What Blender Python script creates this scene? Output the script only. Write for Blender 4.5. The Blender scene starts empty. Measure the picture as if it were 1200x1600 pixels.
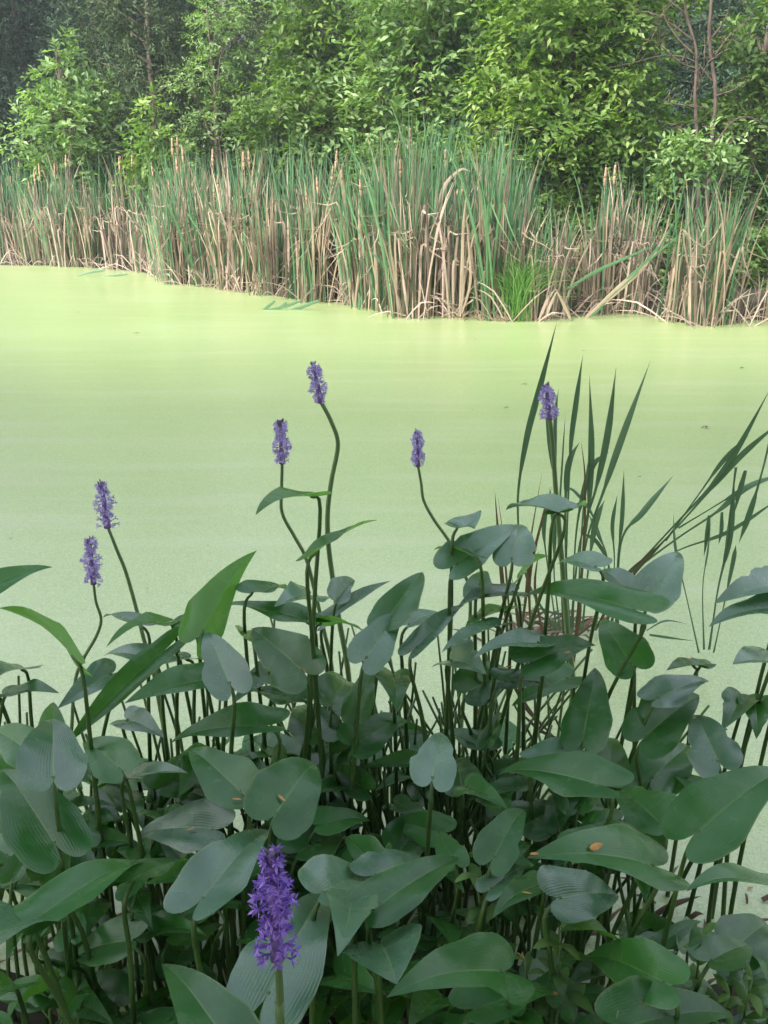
import bpy, math, random
import numpy as np
from mathutils import Vector, Matrix

R = math.radians
S = bpy.context.scene
COL = S.collection

# ------------------------------------------------------------------ camera
H, PITCH, F = 1.45, R(20.3), 1350.0
cam_d = bpy.data.cameras.new('camera'); cam = bpy.data.objects.new('camera', cam_d); COL.objects.link(cam)
cam.location = (0, 0, H); cam.rotation_euler = (R(90) - PITCH, 0, 0)
cam_d.sensor_fit = 'HORIZONTAL'; cam_d.sensor_width = 36.0; cam_d.lens = F / 1200 * 36
cam_d.clip_start = 0.02; cam_d.clip_end = 2000
S.camera = cam
# ------------------------------------------------------------------ light
SUN_EL, SUN_AZ = R(43), R(-135)         # azimuth from +Y, negative = to the left
W = bpy.data.worlds.new('World'); S.world = W; W.use_nodes = True
nt = W.node_tree; bg = nt.nodes['Background']
sky = nt.nodes.new('ShaderNodeTexSky'); sky.sky_type = 'NISHITA'; sky.sun_disc = False
sky.sun_elevation = SUN_EL; sky.sun_rotation = SUN_AZ; sky.dust_density = 4.0; sky.air_density = 1.0
hs = nt.nodes.new('ShaderNodeHueSaturation'); hs.inputs['Saturation'].default_value = 0.42
nt.links.new(sky.outputs[0], hs.inputs['Color']); nt.links.new(hs.outputs[0], bg.inputs[0])
bg.inputs[1].default_value = 0.15
sd = bpy.data.lights.new('sun', 'SUN'); sun = bpy.data.objects.new('sun', sd); COL.objects.link(sun)
sd.energy = 1.5; sd.angle = R(10); sd.color = (1.0, 0.96, 0.88)
sdir = Vector((math.sin(SUN_AZ) * math.cos(SUN_EL), math.cos(SUN_AZ) * math.cos(SUN_EL), math.sin(SUN_EL)))
sun.rotation_euler = sdir.to_track_quat('Z', 'Y').to_euler(); sun.location = (-20, 0, 30)
S.view_settings.view_transform = 'Standard'; S.view_settings.look = 'None'
S.view_settings.exposure = 1.78; S.view_settings.gamma = 1.0
S.render.engine = 'CYCLES'; S.cycles.max_bounces = 6; S.cycles.transparent_max_bounces = 4

# ------------------------------------------------------------------ projection helpers
CP, SP = math.cos(PITCH), math.sin(PITCH)
CAM = Vector((0, 0, H))
def ray(px, py):
    a, b = (px - 600) / F, -(py - 800) / F
    return Vector((a, b * SP + CP, b * CP - SP))
def atz(px, py, z=0.0):
    r = ray(px, py); return CAM + r * ((z - H) / r.z)
def aty(px, py, y):
    r = ray(px, py); return CAM + r * (y / r.y)
def proj(p):
    v = Vector(p) - CAM
    d = v.y * CP - v.z * SP
    return 600 + F * v.x / d, 800 - F * (v.y * SP + v.z * CP) / d

# ------------------------------------------------------------------ materials
def new_mat(name):
    m = bpy.data.materials.new(name); m.use_nodes = True
    n = m.node_tree.nodes; b = n['Principled BSDF']; return m, n, m.node_tree.links, b
def ramp(n, stops, interp='LINEAR'):
    r = n.new('ShaderNodeValToRGB'); e = r.color_ramp; e.interpolation = interp
    while len(e.elements) < len(stops): e.elements.new(0.5)
    for i, (p, c) in enumerate(stops):
        e.elements[i].position = p; e.elements[i].color = (*c, 1)
    return r
def math_n(n, l, op, a, b=None):
    m = n.new('ShaderNodeMath'); m.operation = op
    for i, v in enumerate((a, b)):
        if v is None: continue
        if isinstance(v, (int, float)): m.inputs[i].default_value = v
        else: l.new(v, m.inputs[i])
    return m.outputs[0]
def mixc(n, l, fac, a, b, mode='MIX'):
    m = n.new('ShaderNodeMix'); m.data_type = 'RGBA'; m.blend_type = mode
    for s, v in ((m.inputs[0], fac), (m.inputs[6], a), (m.inputs[7], b)):
        if isinstance(v, (int, float)): s.default_value = v
        elif isinstance(v, tuple): s.default_value = (*v, 1)
        else: l.new(v, s)
    return m.outputs[2]
def add_translucent(m, n, l, b, color, fac):
    tr = n.new('ShaderNodeBsdfTranslucent'); mx = n.new('ShaderNodeMixShader'); mx.inputs[0].default_value = fac
    if isinstance(color, tuple): tr.inputs[0].default_value = (*color, 1)
    else: l.new(color, tr.inputs[0])
    l.new(b.outputs[0], mx.inputs[1]); l.new(tr.outputs[0], mx.inputs[2])
    l.new(mx.outputs[0], n['Material Output'].inputs[0])

def foliage_mat(name, c0, c1, c2, trans=0.3, rough=0.5, scale=1.2, spec=0.4):
    """leaf colour varies per leaf and per branch"""
    m, n, l, b = new_mat(name)
    g = n.new('ShaderNodeNewGeometry'); tc = n.new('ShaderNodeTexCoord')
    no = n.new('ShaderNodeTexNoise'); no.inputs['Scale'].default_value = scale; no.inputs['Detail'].default_value = 2
    l.new(tc.outputs['Object'], no.inputs['Vector'])
    v = math_n(n, l, 'ADD', math_n(n, l, 'MULTIPLY', g.outputs['Random Per Island'], 0.6), math_n(n, l, 'MULTIPLY', math_n(n, l, 'SUBTRACT', no.outputs[0], 0.3), 0.9))
    r = ramp(n, [(0.1, c0), (0.5, c1), (0.95, c2)]); l.new(v, r.inputs[0])
    l.new(r.outputs[0], b.inputs['Base Color']); b.inputs['Roughness'].default_value = rough
    b.inputs['Specular IOR Level'].default_value = spec
    tcx = mixc(n, l, 1.0, r.outputs[0], (1.5, 1.6, 0.6), 'MULTIPLY')
    add_translucent(m, n, l, b, tcx, trans)
    return m

def pickerel_mat(name, ca, cb, tcol, trans):
    m, n, l, b = new_mat(name)
    uv = n.new('ShaderNodeUVMap'); sp = n.new('ShaderNodeSeparateXYZ'); l.new(uv.outputs[0], sp.inputs[0])
    oi = n.new('ShaderNodeObjectInfo'); g = n.new('ShaderNodeNewGeometry'); tc = n.new('ShaderNodeTexCoord')
    u = math_n(n, l, 'ABSOLUTE', math_n(n, l, 'SUBTRACT', sp.outputs[0], 0.5))
    vein = math_n(n, l, 'SINE', math_n(n, l, 'MULTIPLY', u, 150.0))
    no = n.new('ShaderNodeTexNoise'); no.inputs['Scale'].default_value = 22; no.inputs['Detail'].default_value = 5
    l.new(tc.outputs['Object'], no.inputs['Vector'])
    big = n.new('ShaderNodeTexNoise'); big.inputs['Scale'].default_value = 7; l.new(tc.outputs['Object'], big.inputs['Vector'])
    f = math_n(n, l, 'ADD', math_n(n, l, 'SUBTRACT', math_n(n, l, 'MULTIPLY', oi.outputs['Random'], 0.9), 0.2), math_n(n, l, 'MULTIPLY', no.outputs[0], 0.65))
    c = mixc(n, l, f, ca, cb)
    c = mixc(n, l, math_n(n, l, 'MULTIPLY', math_n(n, l, 'ADD', vein, 1.0), 0.03), c, (0.16, 0.28, 0.12))
    mid = math_n(n, l, 'LESS_THAN', u, 0.018)
    c = mixc(n, l, math_n(n, l, 'MULTIPLY', mid, 0.55), c, (0.15, 0.28, 0.09))
    patch = ramp(n, [(0.42, (0, 0, 0)), (0.68, (1, 1, 1))]); l.new(no.outputs[0], patch.inputs[0])
    c = mixc(n, l, math_n(n, l, 'MULTIPLY', patch.outputs[0], 0.35), c, (0.10, 0.21, 0.10))
    # small brown age spots and paler rims
    sv = n.new('ShaderNodeTexNoise'); sv.inputs['Scale'].default_value = 60; sv.inputs['Detail'].default_value = 3
    l.new(tc.outputs['Object'], sv.inputs['Vector'])
    spot = math_n(n, l, 'GREATER_THAN', math_n(n, l, 'ADD', math_n(n, l, 'MULTIPLY', sv.outputs[0], 0.8), math_n(n, l, 'MULTIPLY', big.outputs[0], 0.35)), 0.765)
    c = mixc(n, l, math_n(n, l, 'MULTIPLY', spot, 0.6), c, (0.16, 0.13, 0.05))
    c = mixc(n, l, math_n(n, l, 'MULTIPLY', math_n(n, l, 'GREATER_THAN', u, 0.493), 0.35), c, (0.2, 0.26, 0.1))
    tipb = math_n(n, l, 'GREATER_THAN', math_n(n, l, 'ADD', sp.outputs[1], math_n(n, l, 'MULTIPLY', math_n(n, l, 'SUBTRACT', oi.outputs['Random'], .5), .06)), 0.985)
    c = mixc(n, l, tipb, c, (0.13, 0.08, 0.04))
    under = mixc(n, l, g.outputs['Backfacing'], c, mixc(n, l, 0.4, c, (0.10, 0.22, 0.05)))
    l.new(under, b.inputs['Base Color'])
    rg = n.new('ShaderNodeMapRange'); rg.inputs[3].default_value = 0.16; rg.inputs[4].default_value = 0.36
    l.new(no.outputs[0], rg.inputs[0]); l.new(rg.outputs[0], b.inputs['Roughness'])
    b.inputs['Specular IOR Level'].default_value = 0.5; b.inputs['Coat Weight'].default_value = 0.12; b.inputs['Coat Roughness'].default_value = 0.2
    bp = n.new('ShaderNodeBump'); bp.inputs['Strength'].default_value = 0.8; bp.inputs['Distance'].default_value = 0.004
    hgt = math_n(n, l, 'ADD', math_n(n, l, 'MULTIPLY', vein, 0.02), math_n(n, l, 'ADD', math_n(n, l, 'MULTIPLY', big.outputs[0], 3.0), math_n(n, l, 'MULTIPLY', no.outputs[0], 0.5)))
    l.new(hgt, bp.inputs['Height']); l.new(bp.outputs[0], b.inputs['Normal'])
    add_translucent(m, n, l, b, tcol, trans)
    return m

def simple_mat(name, ca, cb, rough=0.6, scale=30, stretch=None, bump=0.0, spec=0.4, trans=None, per_island=False):
    m, n, l, b = new_mat(name)
    tc = n.new('ShaderNodeTexCoord'); no = n.new('ShaderNodeTexNoise'); no.inputs['Scale'].default_value = scale; no.inputs['Detail'].default_value = 5
    src = tc.outputs['Object']
    if stretch:
        mp = n.new('ShaderNodeMapping'); mp.inputs['Scale'].default_value = stretch; l.new(src, mp.inputs[0]); src = mp.outputs[0]
    l.new(src, no.inputs['Vector'])
    f = no.outputs[0]
    if per_island:
        g = n.new('ShaderNodeNewGeometry')
        f = math_n(n, l, 'ADD', math_n(n, l, 'MULTIPLY', f, 0.45), math_n(n, l, 'MULTIPLY', g.outputs['Random Per Island'], 0.65))
    r = ramp(n, [(0.28, ca), (0.72, cb)]); l.new(f, r.inputs[0])
    l.new(r.outputs[0], b.inputs['Base Color']); b.inputs['Roughness'].default_value = rough
    b.inputs['Specular IOR Level'].default_value = spec
    if bump:
        bp = n.new('ShaderNodeBump'); bp.inputs['Strength'].default_value = bump; bp.inputs['Distance'].default_value = 0.01
        l.new(no.outputs[0], bp.inputs['Height']); l.new(bp.outputs[0], b.inputs['Normal'])
    if trans: add_translucent(m, n, l, b, r.outputs[0], trans)
    return m

M = {}
M['pick'] = pickerel_mat('pickerelweed_leaf', (0.010, 0.072, 0.018), (0.034, 0.160, 0.036), (0.14, 0.42, 0.03), 0.24)
M['pick_sheen'] = pickerel_mat('pickerelweed_leaf_waxy_sheen', (0.036, 0.110, 0.062), (0.085, 0.200, 0.122), (0.12, 0.32, 0.06), 0.16)  # waxy leaf; pale bluish sky sheen is put into its base colour too
for k_ in ('pick_sheen', 'pick'):
    b_ = M[k_].node_tree.nodes['Principled BSDF']; b_.inputs['Specular IOR Level'].default_value = .95 if k_ == 'pick_sheen' else .44
M['pick_backlit'] = pickerel_mat('pickerelweed_leaf_backlit', (0.035, 0.130, 0.022), (0.070, 0.210, 0.035), (0.18, 0.50, 0.05), 0.38)  # brighter leaf copy; backlight through undersides is put into its colour
M['stem'] = simple_mat('green_stalk', (0.035, 0.085, 0.02), (0.085, 0.16, 0.04), 0.4, 25, (1, 1, .15))
M['stem_pale'] = simple_mat('flower_stalk', (0.09, 0.16, 0.06), (0.15, 0.24, 0.09), 0.45, 25, (1, 1, .15))
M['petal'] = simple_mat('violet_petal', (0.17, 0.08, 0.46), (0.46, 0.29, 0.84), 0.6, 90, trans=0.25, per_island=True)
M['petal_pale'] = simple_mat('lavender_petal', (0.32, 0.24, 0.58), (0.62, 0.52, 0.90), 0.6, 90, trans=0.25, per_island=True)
M['core'] = simple_mat('spike_core', (0.17, 0.10, 0.28), (0.30, 0.20, 0.46), 0.7, 120)
M['bud'] = simple_mat('spike_bud', (0.12, 0.12, 0.16), (0.16, 0.10, 0.26), 0.7, 120)
M['blade'] = simple_mat('green_reed_blade', (0.05, 0.12, 0.06), (0.12, 0.225, 0.115), 0.42, 3, (1, 1, .3), trans=0.2, per_island=True)
M['reed_green'] = simple_mat('cattail_green', (0.035, 0.105, 0.045), (0.10, 0.215, 0.09), 0.5, 2, trans=0.2, per_island=True)
M['reed_dead'] = simple_mat('cattail_dead', (0.12, 0.092, 0.060), (0.40, 0.32, 0.225), 0.8, 2.5, trans=0.15, per_island=True)
M['reed_pink'] = simple_mat('cattail_dead_pale', (0.16, 0.12, 0.095), (0.49, 0.385, 0.31), 0.8, 2.5, trans=0.12, per_island=True)
M['head'] = simple_mat('seed_head', (0.20, 0.13, 0.08), (0.46, 0.33, 0.22), 0.95, 20, bump=0.6)
M['dead_brown'] = simple_mat('dead_brown_blade', (0.075, 0.050, 0.028), (0.17, 0.115, 0.062), 0.7, 12, (1, 1, .2), per_island=True)
M['scrap'] = simple_mat('fallen_scrap', (0.42, 0.20, 0.06), (0.62, 0.36, 0.10), 0.7, 60)
M['bark'] = simple_mat('bark', (0.10, 0.075, 0.06), (0.23, 0.18, 0.15), 0.9, 9, (3, 3, .6), bump=0.8)
M['bark_pink'] = simple_mat('bark_pinkish', (0.055, 0.042, 0.034), (0.15, 0.115, 0.09), 0.9, 9, (3, 3, .6), bump=0.8)
M['fol_bright'] = foliage_mat('foliage_bright', (0.035, 0.095, 0.014), (0.14, 0.25, 0.05), (0.38, 0.48, 0.17), 0.38)
M['fol_pale'] = foliage_mat('foliage_pale', (0.05, 0.12, 0.036), (0.16, 0.275, 0.09), (0.34, 0.46, 0.21), 0.34)
M['fol_mid'] = foliage_mat('foliage_mid', (0.035, 0.085, 0.018), (0.095, 0.175, 0.040), (0.20, 0.30, 0.085), 0.32)
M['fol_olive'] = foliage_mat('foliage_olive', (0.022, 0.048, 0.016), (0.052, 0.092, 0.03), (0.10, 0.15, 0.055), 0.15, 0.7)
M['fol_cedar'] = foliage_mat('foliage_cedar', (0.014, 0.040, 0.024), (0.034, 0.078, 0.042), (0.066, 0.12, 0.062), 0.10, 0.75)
M['weed'] = foliage_mat('weed_leaf', (0.05, 0.13, 0.03), (0.09, 0.20, 0.05), (0.15, 0.28, 0.07), 0.25, 0.5, 8)
M['rush'] = simple_mat('rush', (0.06, 0.17, 0.03), (0.14, 0.30, 0.06), 0.5, 3, trans=0.25, per_island=True)

# pond surface covered by duckweed
def duckweed():
    m, n, l, b = new_mat('duckweed')
    tc = n.new('ShaderNodeTexCoord')
    def noise(scale, det=4, vec=None):
        t = n.new('ShaderNodeTexNoise'); t.inputs['Scale'].default_value = scale; t.inputs['Detail'].default_value = det
        l.new(vec or tc.outputs['Object'], t.inputs['Vector']); return t.outputs[0]
    mp = n.new('ShaderNodeMapping'); mp.inputs['Scale'].default_value = (0.35, 1.3, 1); l.new(tc.outputs['Object'], mp.inputs[0])
    big = noise(0.55, 3, mp.outputs[0]); mid = noise(7, 5); fine = noise(160, 3)
    vo = n.new('ShaderNodeTexVoronoi'); vo.inputs['Scale'].default_value = 210; l.new(tc.outputs['Object'], vo.inputs['Vector'])
    r1 = ramp(n, [(0.3, (0.37, 0.49, 0.19)), (0.7, (0.42, 0.54, 0.24))]); l.new(big, r1.inputs[0])
    c = mixc(n, l, math_n(n, l, 'MULTIPLY', mid, 0.4), r1.outputs[0], (0.32, 0.44, 0.16))
    vr = ramp(n, [(0.0, (0.70, 0.76, 0.62)), (1.0, (1.22, 1.18, 1.18))]); l.new(vo.outputs['Color'], vr.inputs[0])
    c = mixc(n, l, 1.0, c, vr.outputs[0], 'MULTIPLY')
    mp2 = n.new('ShaderNodeMapping'); mp2.inputs['Scale'].default_value = (0.5, 4.0, 1); mp2.inputs['Rotation'].default_value = (0, 0, 0.12); l.new(tc.outputs['Object'], mp2.inputs[0])
    st = ramp(n, [(0.50, (0, 0, 0)), (0.66, (1, 1, 1))]); l.new(noise(1.1, 6, mp2.outputs[0]), st.inputs[0])
    c = mixc(n, l, math_n(n, l, 'MULTIPLY', st.outputs[0], 0.30), c, (0.50, 0.56, 0.34))
    # little dark gaps of open water between the fronds
    gap = ramp(n, [(0.66, (0, 0, 0)), (0.72, (1, 1, 1))]); l.new(fine, gap.inputs[0])
    c = mixc(n, l, math_n(n, l, 'MULTIPLY', gap.outputs[0], 0.5), c, (0.06, 0.09, 0.04))
    l.new(c, b.inputs['Base Color'])
    b.inputs['Roughness'].default_value = 0.42; b.inputs['Specular IOR Level'].default_value = 1.0
    b.inputs['Coat Weight'].default_value = 1.0; b.inputs['Coat Roughness'].default_value = 0.27; b.inputs['Coat IOR'].default_value = 1.6
    bp = n.new('ShaderNodeBump'); bp.inputs['Strength'].default_value = 0.25; bp.inputs['Distance'].default_value = 0.002
    l.new(vo.outputs['Distance'], bp.inputs['Height']); l.new(bp.outputs[0], b.inputs['Normal'])
    return m
M['duckweed'] = duckweed()
def soil():
    m, n, l, b = new_mat('bank_soil')
    tc = n.new('ShaderNodeTexCoord'); no = n.new('ShaderNodeTexNoise'); no.inputs['Scale'].default_value = 6; no.inputs['Detail'].default_value = 8
    l.new(tc.outputs['Object'], no.inputs['Vector'])
    r = ramp(n, [(0.3, (0.014, 0.013, 0.008)), (0.5, (0.030, 0.028, 0.014)), (0.7, (0.030, 0.045, 0.015))]); l.new(no.outputs[0], r.inputs[0])
    l.new(r.outputs[0], b.inputs['Base Color']); b.inputs['Roughness'].default_value = 0.95
    bp = n.new('ShaderNodeBump'); bp.inputs['Strength'].default_value = 0.8; bp.inputs['Distance'].default_value = 0.03
    l.new(no.outputs[0], bp.inputs['Height']); l.new(bp.outputs[0], b.inputs['Normal'])
    return m
M['soil'] = soil()

# ------------------------------------------------------------------ object helpers
def tag(o, label=None, cat=None, group=None, kind=None):
    for k, v in (('label', label), ('category', cat), ('group', group), ('kind', kind)):
        if v: o[k] = v
    return o
def empty(name, loc, label, cat, group=None):
    o = bpy.data.objects.new(name, None); COL.objects.link(o); o.location = loc; o.empty_display_size = 0.1
    return tag(o, label, cat, group)
class MB:
    """collects vertices and faces in world space, builds one mesh object"""
    def __init__(s): s.v = []; s.f = []; s.uv = []
    def add(s, v, f, uv=None):
        o = len(s.v); s.v += [tuple(p) for p in v]; s.f += [tuple(i + o for i in q) for q in f]
        s.uv += uv if uv else [(0.5, 0.5)] * len(v)
    def build(s, name, mat, parent=None, smooth=True, uv=False, origin=None):
        me = bpy.data.meshes.new(name)
        o0 = Vector(parent_world(parent)) if parent else (Vector(origin) if origin is not None else Vector((0, 0, 0)))
        me.from_pydata([(p[0] - o0.x, p[1] - o0.y, p[2] - o0.z) for p in s.v], [], s.f)
        if smooth: me.polygons.foreach_set('use_smooth', [True] * len(me.polygons))
        if uv:
            lay = me.uv_layers.new(name='UVMap'); li = np.empty(len(me.loops), np.int32); me.loops.foreach_get('vertex_index', li)
            lay.data.foreach_set('uv', np.array(s.uv, np.float32)[li].ravel())
        me.materials.append(mat); me.update()
        ob = bpy.data.objects.new(name, me); COL.objects.link(ob)
        if parent: ob.parent = parent
        elif origin is not None: ob.location = o0
        return ob
def parent_world(p):
    v = Vector(p.location)
    while p.parent: p = p.parent; v += Vector(p.location)
    return v
def catmull(pts, n):
    P = [Vector(p) for p in pts]; P = [P[0] * 2 - P[1]] + P + [P[-1] * 2 - P[-2]]; out = []
    for i in range(1, len(P) - 2):
        for k in range(n):
            t = k / n; a, b, c, d = P[i - 1:i + 3]
            out.append(0.5 * ((2 * b) + (c - a) * t + (2 * a - 5 * b + 4 * c - d) * t * t + (3 * b - a - 3 * c + d) * t ** 3))
    out.append(P[-2]); return out
def tube(mb, pts, r0, r1, seg=6, n=4, knob=0.0, rng=random):
    c = catmull(pts, n) if n > 1 else [Vector(p) for p in pts]
    N = len(c); vs = []; fs = []
    side = Vector((1, 0, 0))
    for i, p in enumerate(c):
        t = (c[min(i + 1, N - 1)] - c[max(i - 1, 0)]).normalized()
        u = side - t * side.dot(t)
        if u.length < 1e-3: u = Vector((0, 1, 0)) - t * t.y
        u.normalize(); w = t.cross(u); r = r0 + (r1 - r0) * i / (N - 1)
        if knob: r *= 1 + rng.uniform(-knob, knob)
        for k in range(seg):
            a = 2 * math.pi * k / seg; vs.append(p + u * (math.cos(a) * r) + w * (math.sin(a) * r))
    for i in range(N - 1):
        for k in range(seg):
            k2 = (k + 1) % seg; fs.append((i * seg + k, i * seg + k2, (i + 1) * seg + k2, (i + 1) * seg + k))
    fs.append(tuple(range(seg))[::-1]); fs.append(tuple((N - 1) * seg + k for k in range(seg)))
    mb.add(vs, fs)
def blade(mb, pts, w, facing=None, n=4, prof=None, fold=0.18, twist=0.0):
    """a strap leaf: tapering to its tip (last point), shallow V section, w = half width"""
    c = catmull(pts, n); N = len(c); vs = []; fs = []
    fv = facing if facing is not None else Vector((0, -1, 0))
    for i, p in enumerate(c):
        s = i / (N - 1); t = (c[min(i + 1, N - 1)] - c[max(i - 1, 0)]).normalized()
        u = t.cross(fv)
        if u.length < 1e-3: u = t.cross(Vector((1, 0, 0)))
        u.normalize(); nn = u.cross(t)
        if twist:
            a = twist * s; u, nn = u * math.cos(a) + nn * math.sin(a), nn * math.cos(a) - u * math.sin(a)
        ww = w * (prof(s) if prof else (0.6 + 0.4 * min(1, s * 3)) * (1 - max(0, (s - 0.35) / 0.65) ** 1.6) + 0.03)
        vs += [p - u * ww, p + nn * (ww * fold), p + u * ww]
    for i in range(N - 1):
        a = i * 3; fs += [(a, a + 1, a + 4, a + 3), (a + 1, a + 2, a + 5, a + 4)]
    mb.add(vs, fs)
def np_mesh(name, verts, quads, mat, parent=None, smooth=False):
    me = bpy.data.meshes.new(name); nv = len(verts); nf, k = quads.shape
    me.vertices.add(nv); me.vertices.foreach_set('co', verts.astype(np.float32).ravel())
    me.loops.add(nf * k); me.loops.foreach_set('vertex_index', quads.astype(np.int32).ravel())
    me.polygons.add(nf); me.polygons.foreach_set('loop_start', np.arange(0, nf * k, k, dtype=np.int32))
    if smooth: me.polygons.foreach_set('use_smooth', np.ones(nf, bool))
    me.materials.append(mat); me.update(calc_edges=True); me.validate()
    ob = bpy.data.objects.new(name, me); COL.objects.link(ob)
    if parent: ob.parent = parent
    return ob
def copy_tree(o, parent=None):
    c = o.copy(); COL.objects.link(c); c.parent = parent
    for ch in o.children: copy_tree(ch, c)
    return c

# ------------------------------------------------------------------ setting: ground, water
EDGE = [(-260, 412), (-60, 413), (0, 416), (60, 416), (150, 420), (220, 428), (262, 445), (330, 450), (400, 462), (470, 474), (550, 478), (600, 490), (630, 498),
        (700, 496), (760, 500), (815, 504), (870, 498), (940, 492), (1010, 494), (1080, 512), (1140, 510), (1200, 506), (1330, 512)]
def edge_y(px):
    for (a, ya), (b, yb) in zip(EDGE, EDGE[1:]):
        if a <= px <= b: return ya + (yb - ya) * (px - a) / (b - a)
    return EDGE[0][1] if px < EDGE[0][0] else EDGE[-1][1]
edge_w = [atz(px, py + 1.5, 0) for px, py in EDGE]
def bank_dist(x, y):
    """how far behind the far water edge a ground point lies (metres, rough)"""
    xs = [p.x for p in edge_w]; ys = [p.y for p in edge_w]
    return y - float(np.interp(x, xs, ys))
def ground_z(x, y):
    d = bank_dist(x, y)
    far = np.clip((d - .45) * 0.35, -0.35, 0.16) + max(0, d - 6) * 0.03 + min(15, max(0, y - 42) * .45)
    near = np.clip((1.24 - .10 * np.clip(x, -1, 1) - y + .12 * math.sin(x * 3.1) + .07 * math.sin(x * 7.7 + 1)) * 0.3, -0.35, 0.10)
    if y < 5: return float(max(near, -0.35))
    z = float(far)
    return z + (0.05 * math.sin(x * 1.7) * math.cos(y * 1.3) if d > 1 else 0)
def make_ground():
    nx, ny = 230, 240
    xs = np.sinh(np.linspace(-4.7, 4.7, nx)) * 2; ys = np.concatenate([np.linspace(-60, -2, 12), np.linspace(-1.5, 3, 50), np.linspace(3.3, 45, 130), np.geomspace(48, 140, ny - 192)])
    v = []; q = []
    for y in ys:
        for x in xs: v.append((x, y, ground_z(x, y)))
    for j in range(ny - 1):
        for i in range(nx - 1): q.append((j * nx + i, j * nx + i + 1, (j + 1) * nx + i + 1, (j + 1) * nx + i))
    o = np_mesh('ground', np.array(v), np.array(q), M['soil'], smooth=True); tag(o, kind='structure')
make_ground()
mb = MB(); mb.add([(-40, 0.6, 0), (40, 0.6, 0), (40, 30, 0), (-40, 30, 0)], [(0, 1, 2, 3)])
tag(mb.build('water', M['duckweed'], smooth=False), kind='structure')

# ------------------------------------------------------------------ trees
def leaflets(centers, dirs, normals, L, Wd, rs, fold=0.25, droop=0.15):
    """one pointed leaf of two quads per row: base, sides, tip"""
    N = len(centers); side = np.cross(dirs, normals); side /= np.linalg.norm(side, axis=1, keepdims=True) + 1e-9
    nn = np.cross(side, dirs)
    l = (L * rs.uniform(0.7, 1.25, N))[:, None]; w = (Wd * rs.uniform(0.75, 1.2, N))[:, None]
    b = centers; m = b + dirs * l * 0.5; t = b + dirs * l - nn * l * droop
    a = m + side * w + nn * w * fold; c = m - side * w + nn * w * fold
    v = np.stack([b, a, t, c], 1).reshape(-1, 3)
    i = np.arange(N)[:, None] * 4
    f = np.concatenate([i + np.array([[0, 1, 2]]), i + np.array([[0, 2, 3]])])
    return v, f
def crown(name, blobs, mat, parent, seed, n_spray, per, twig, L, Wd, flat=0.8, up=0.1, shell=0.55, fold=0.25):
    """blobs: (x,y,z,rx,ry,rz) local to the tree; sprays of leaves grow outwards through each blob's volume"""
    rs = np.random.RandomState(seed); V = []; Fs = []; off = 0
    vol = np.array([b[3] * b[4] * b[5] for b in blobs]) ** 0.72; cnt = (vol / vol.sum() * n_spray).astype(int) + 3
    for (bx, by, bz, rx, ry, rz), k in zip(blobs, cnt):
        d = rs.normal(size=(k, 3)); d /= np.linalg.norm(d, axis=1, keepdims=True)
        rad = shell + (1 - shell) * rs.uniform(0, 1, k) ** 0.6
        rad *= 1 + 0.22 * np.sin(d[:, 0] * 5 + seed) * np.cos(d[:, 2] * 6 + by) + rs.normal(0, 0.07, k)
        c = np.array([bx, by, bz]) + d * np.array([rx, ry, rz]) * rad[:, None]
        td = d * np.array([1, 1, 0.35]) + rs.normal(0, 0.45, (k, 3)) + np.array([0, 0, up]); td /= np.linalg.norm(td, axis=1, keepdims=True)
        nrm = np.array([0, 0, 1.0]) * flat + rs.normal(0, 0.35, (k, 3)) + d * 0.35
        sd = np.cross(td, nrm); sd /= np.linalg.norm(sd, axis=1, keepdims=True) + 1e-9
        tl = twig * rs.uniform(0.6, 1.3, k)
        for j in range(per):
            s = (j + 0.5) / per; sign = 1 if j % 2 else -1
            p = c + td * (tl * s)[:, None] - np.array([0, 0, 1]) * (tl * s * s * 0.3)[:, None]
            if j == per - 1: ld = td + rs.normal(0, 0.15, (k, 3))
            else: ld = td * 0.55 + sd * sign * 0.85 + rs.normal(0, 0.22, (k, 3))
            ld /= np.linalg.norm(ld, axis=1, keepdims=True)
            v, f = leaflets(p, ld, nrm + rs.normal(0, 0.25, (k, 3)), L, Wd, rs, fold)
            V.append(v); Fs.append(f + off); off += len(v)
    return np_mesh(name, np.concatenate(V), np.concatenate(Fs), mat, parent)
def trunk_mesh(h, r, rng, lean=(0, 0), mat='bark', parent=None, top=0.15):
    mb = MB(); pts = [Vector((0, 0, -0.2))]; k = 6
    for i in range(1, k + 1):
        s = i / k; pts.append(Vector((lean[0] * s + rng.uniform(-.06, .06) * h * .15, lean[1] * s + rng.uniform(-.06, .06) * h * .15, h * s)))
    vs = MB(); tube(vs, pts, r, r * top, 8, 4, 0.05, rng)
    mb.v = vs.v; mb.f = vs.f; mb.uv = vs.uv
    me = mb.build('trunk', M[mat]); me.parent = parent
    return pts
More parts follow.
